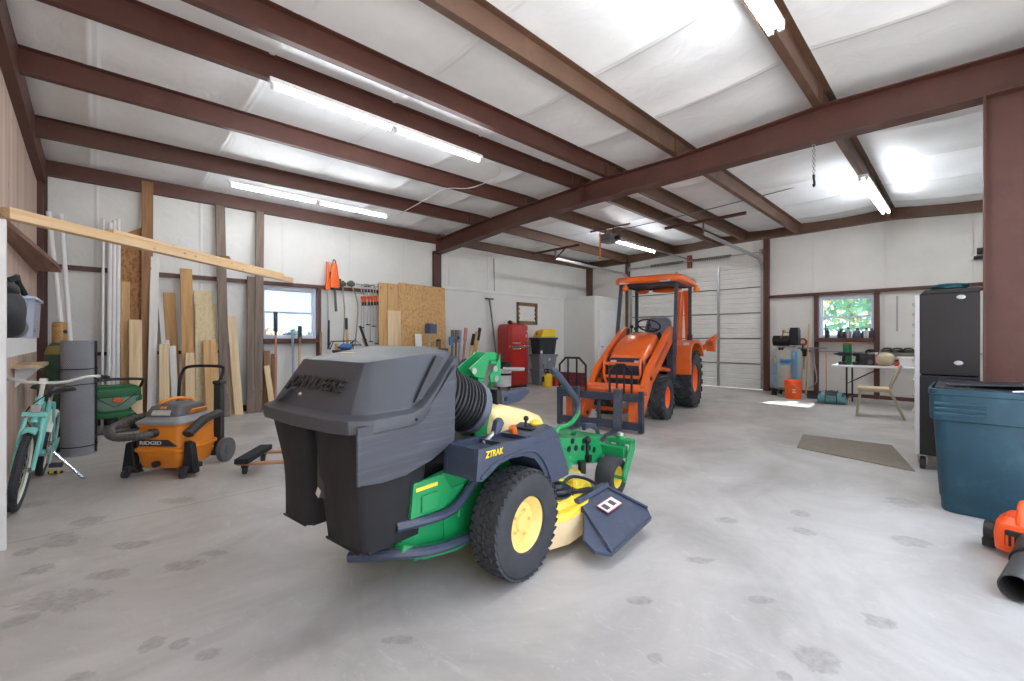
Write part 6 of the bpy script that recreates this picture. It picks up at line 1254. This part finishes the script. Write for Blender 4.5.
# red fridge
p=onZ(513,385.5); t=thing('fridge','red retro two-door fridge with chrome handles by the back wall','fridge',(7.76,8.12,0),math.radians(-101))
rd=mat('fridge_red',(168,20,14),.35,0,.12,2,coat=.15,dirt=(120,18,14),dirt_amt=.3)
def fsec(w,d0,d1,z): return [Vector((x,y,z)) for x,y in ((d0,-w),(d1-.06,-w),(d1,-w+.06),(d1,w-.06),(d1-.06,w),(d0,w))]
H1=1.60
b=MB(); b.loft([fsec(.285,-.30,.235,.05),fsec(.29,-.30,.24,.08),fsec(.29,-.30,.24,H1-.10),fsec(.28,-.29,.23,H1-.04),fsec(.25,-.26,.20,H1)]); b.build('cabinet',rd,t,bevel=.012,ang=40)
dl=MB().loft([fsec(.285,.245,.30,.09),fsec(.285,.245,.30,1.02)]).build('lower_door',rd,t,bevel=.02,seg=3); du=MB().loft([fsec(.285,.245,.30,1.06),fsec(.285,.245,.30,H1-.10),fsec(.27,.245,.285,H1-.04)]).build('upper_door',rd,t,bevel=.02,seg=3)
MB().span((.24,-.285,1.022),(.306,.285,1.056)).build('chrome_band',chrome,t,bevel=.004)
MB().box((.315,-.10,1.12),(.03,.24,.035)).box((.305,-.19,1.12),(.03,.03,.03)).build('chrome_handle',chrome,du,bevel=.010); MB().box((.315,-.10,.98),(.03,.24,.035)).box((.305,-.19,.98),(.03,.03,.03)).build('chrome_handle',chrome,dl,bevel=.010)
MB().box((.296,.05,1.46),(.006,.20,.02)).build('chrome_script',mat('script_gold',(206,160,140),.4,.4),du); MB().box((.302,.20,1.30),(.006,.03,.07)).box((.302,.23,1.42),(.006,.04,.04)).box((.302,.24,1.18),(.006,.03,.03)).build('magnet',white,du)
MB().span((-.28,-.27,0),(.22,.27,.06)).build('plinth',blackplastic,t)
p=Vector((7.76,8.14,H1+.002)); t=thing('work_gloves','pale work gloves and dark goggles lying on the red fridge','gloves',p,.4); lump((.06,.02,.035),(.13,.09,.04),5,.2).build('glove',mat('glove_tan',(196,160,112),.9,0,.2,20),t); lump((-.13,.02,.045),(.08,.06,.05),6,.2).build('goggles',blackplastic,t)
# white machine with black lid beside fridge
p=onZ(503,388); t=thing('white_vacuum','white canister vacuum with a black lid and pale tube before the fridge','vacuum',(7.10,7.76,0),-.6)
MB().lathe([(.01,.09),(.17,.09),(.18,.12),(.19,.5),(.195,.52),(.01,.52)],28).build('canister',whiteplastic,t); MB().lathe([(.20,.52),(.205,.55),(.19,.62),(.12,.68),(.01,.69)],28).build('black_lid',blackplastic,t,ang=50)
MB().lathe([(.192,.36),(.198,.37),(.198,.40),(.192,.41)],28,caps=False).build('black_band',blackplastic,t); MB().tube([(-.05,-.24,.52),(.2,-.24,.515),(.46,-.22,.51)],.045,14).build('pale_tube',white,t); MB().cyl((.46,-.22,.51),(.50,-.218,.51),.05,n=16).build('tube_collar',blackplastic,t)
for a in (.6,2.2,3.8,5.4): MB().cyl((.17*math.cos(a),.17*math.sin(a),.0),(.17*math.cos(a),.17*math.sin(a),.10),.03,n=12).build('caster',blackplastic,t)
# notched wooden frame hung on the wall
a=onY(517,302,YA-.07); c=onY(537,325,YA-.07); fw=c.x-a.x; fh=a.z-c.z; t=thing('picture_frame','empty brown wooden frame with notched sides hung above the fridge and totes','frame',((a.x+c.x)/2,YA-.075,c.z)); wb=wood('carved_brown',(132,104,72),(86,62,42),2,2)
MB().box((0,0,fh-.045),(fw,.04,.09)).build('top_rail',wb,t,bevel=.008); MB().box((0,0,.05),(fw,.04,.10)).build('bottom_rail',wb,t,bevel=.008)
for s in (-1,1):
    pr=[(fw/2,.0),(fw/2,fh)]; n=5
    for i in range(n): z=fh-fh*(i)/n; pr+=[(fw/2-.055,z-.02),(fw/2-.10,z-fh/n*.5),(fw/2-.055,z-fh/n*.9)]
    MB().prism([(s*x,z) for x,z in pr],fy,-.02,.02).build('notched_side',wb,t)
# tote stack
def tote(nm,lb,x,y,z,w,d,h,m,rz,lid=None,ribs=True):
    t=thing(nm,lb,'tote',(x,y,z),rz,'plastic totes beside the fridge'); tub_shell(MB(),w,d,h,.006,.86).build('tub',m,t); MB().box((0,0,h-.02),(w+.03,d+.03,.035)).build('rim',m,t,bevel=.008)
    for s in (-1,1):
        for k in (-.3,0,.3): MB().box((s*w*.46,k*d,h*.45),(.02,.05,h*.7)).build('rib',m,t,bevel=.004)
    MB().box((0,0,h+.008),(w+.02,d+.02,.02)).build('lid',lid or m,t,bevel=.008); return t
tg=mat('tote_grey',(130,136,144),.5,0,.08,5); tb=mat('tote_black',(42,46,52),.5,0,.1,6); ty=mat('tote_yellow',(238,200,34),.4,0,.05)
x0,y0=8.80,8.02; rz=math.radians(-100)
t=tote('storage_tote','tall lower grey storage tote at the bottom of the stack',x0,y0,0,.45,.60,.40,tg,rz); t2=tote('storage_tote','upper grey storage tote with a pale sticker, middle of the stack',x0,y0,.422,.46,.62,.37,tg,rz)
MB().box((.235,.02,.26),(.01,.05,.07)).build('sticker',white,t2)
t3=tote('storage_tote','black storage tote on the two grey ones, topped by yellow',x0,y0,.816,.44,.62,.43,tb,rz); MB().box((.225,-.24,.06),(.01,.06,.08)).build('sticker',white,t3)
t=thing('yellow_tote_lid','yellow tote lid leaning on top of the black storage tote','lid',(x0+.05,y0+.02,1.27),rz); MB().loft([[Vector(q) for q in ((-.2,-.25,0.003),(.2,-.25,.003),(.2,.25,.003),(-.2,.25,.003))],[Vector(q) for q in ((-.19,-.15,.19),(.17,-.16,.19),(.17,.27,.22),(-.19,.27,.22))]]).build('lid_shell',ty,t,bevel=.02,seg=3); MB().box((.0,.05,.21),(.2,.28,.02),(.05,0,0)).build('raised_panel',ty,t,bevel=.008); MB().box((.03,-.27,.10),(.05,.05,.08)).build('red_latch',mat('latch_red',(190,60,40),.5),t,bevel=.01)
p=onZ(545,387); t=thing('pump_sprayer','yellow pump sprayer jug on the floor before the totes','sprayer',(8.42,7.54,0),-1.6)
MB().lathe([(.01,0),(.11,0),(.13,.02),(.135,.26),(.12,.31),(.06,.34),(.01,.34)],24).build('tank',ty,t); MB().cyl((0,0,.33),(0,0,.38),.05,n=16).tube([(0,0,.38),(0,0,.43)],.014,8).box((0,0,.44),(.13,.03,.03)).build('pump_handle',blackplastic,t); MB().tube(smooth_path([(.05,-.1,.30),(.1,-.2,.4),(.02,-.17,.58)],4),.010,6).box((.0,-.15,.2),(.04,.04,.14)).build('wand',blackplastic,t)
p=onZ(552.5,385); t=thing('gas_can','red fuel can on the floor right of the yellow sprayer','fuel can',(8.74,7.58,0),-1.6); MB().loft([rsq(.12,.15,.005,.3),rsq(.125,.155,.03,.3),rsq(.12,.15,.22,.3),rsq(.07,.10,.27,.4)]).build('can',mat('can_red',(176,40,28),.4,0,.08),t,ang=50); MB().tube(smooth_path([(-.06,0,.26),(-.04,0,.32),(.04,0,.32),(.06,0,.26)],4),.014,8).cyl((.08,.0,.24),(.11,0,.30),.03,n=12).build('handle',mat('can_red',(176,40,28),.4),t)

p=onX(897,296,XB-.03); q=onX(897,331,XB-.03); t=tag(MB().box((0,0,0),(.012,.03,p.z-q.z)).build('metal_strip',galv),'thin grey metal strip hanging on the end wall between window post and cabinet','strip'); t.location=(XB-.02,p.y,(p.z+q.z)/2)
p=onY(494,258,8.59); q=onY(494.5,297,8.59); struct(MB().cyl(p,q,.012,n=8).box(q,(.06,.04,.10)).build('wall_conduit',galv))
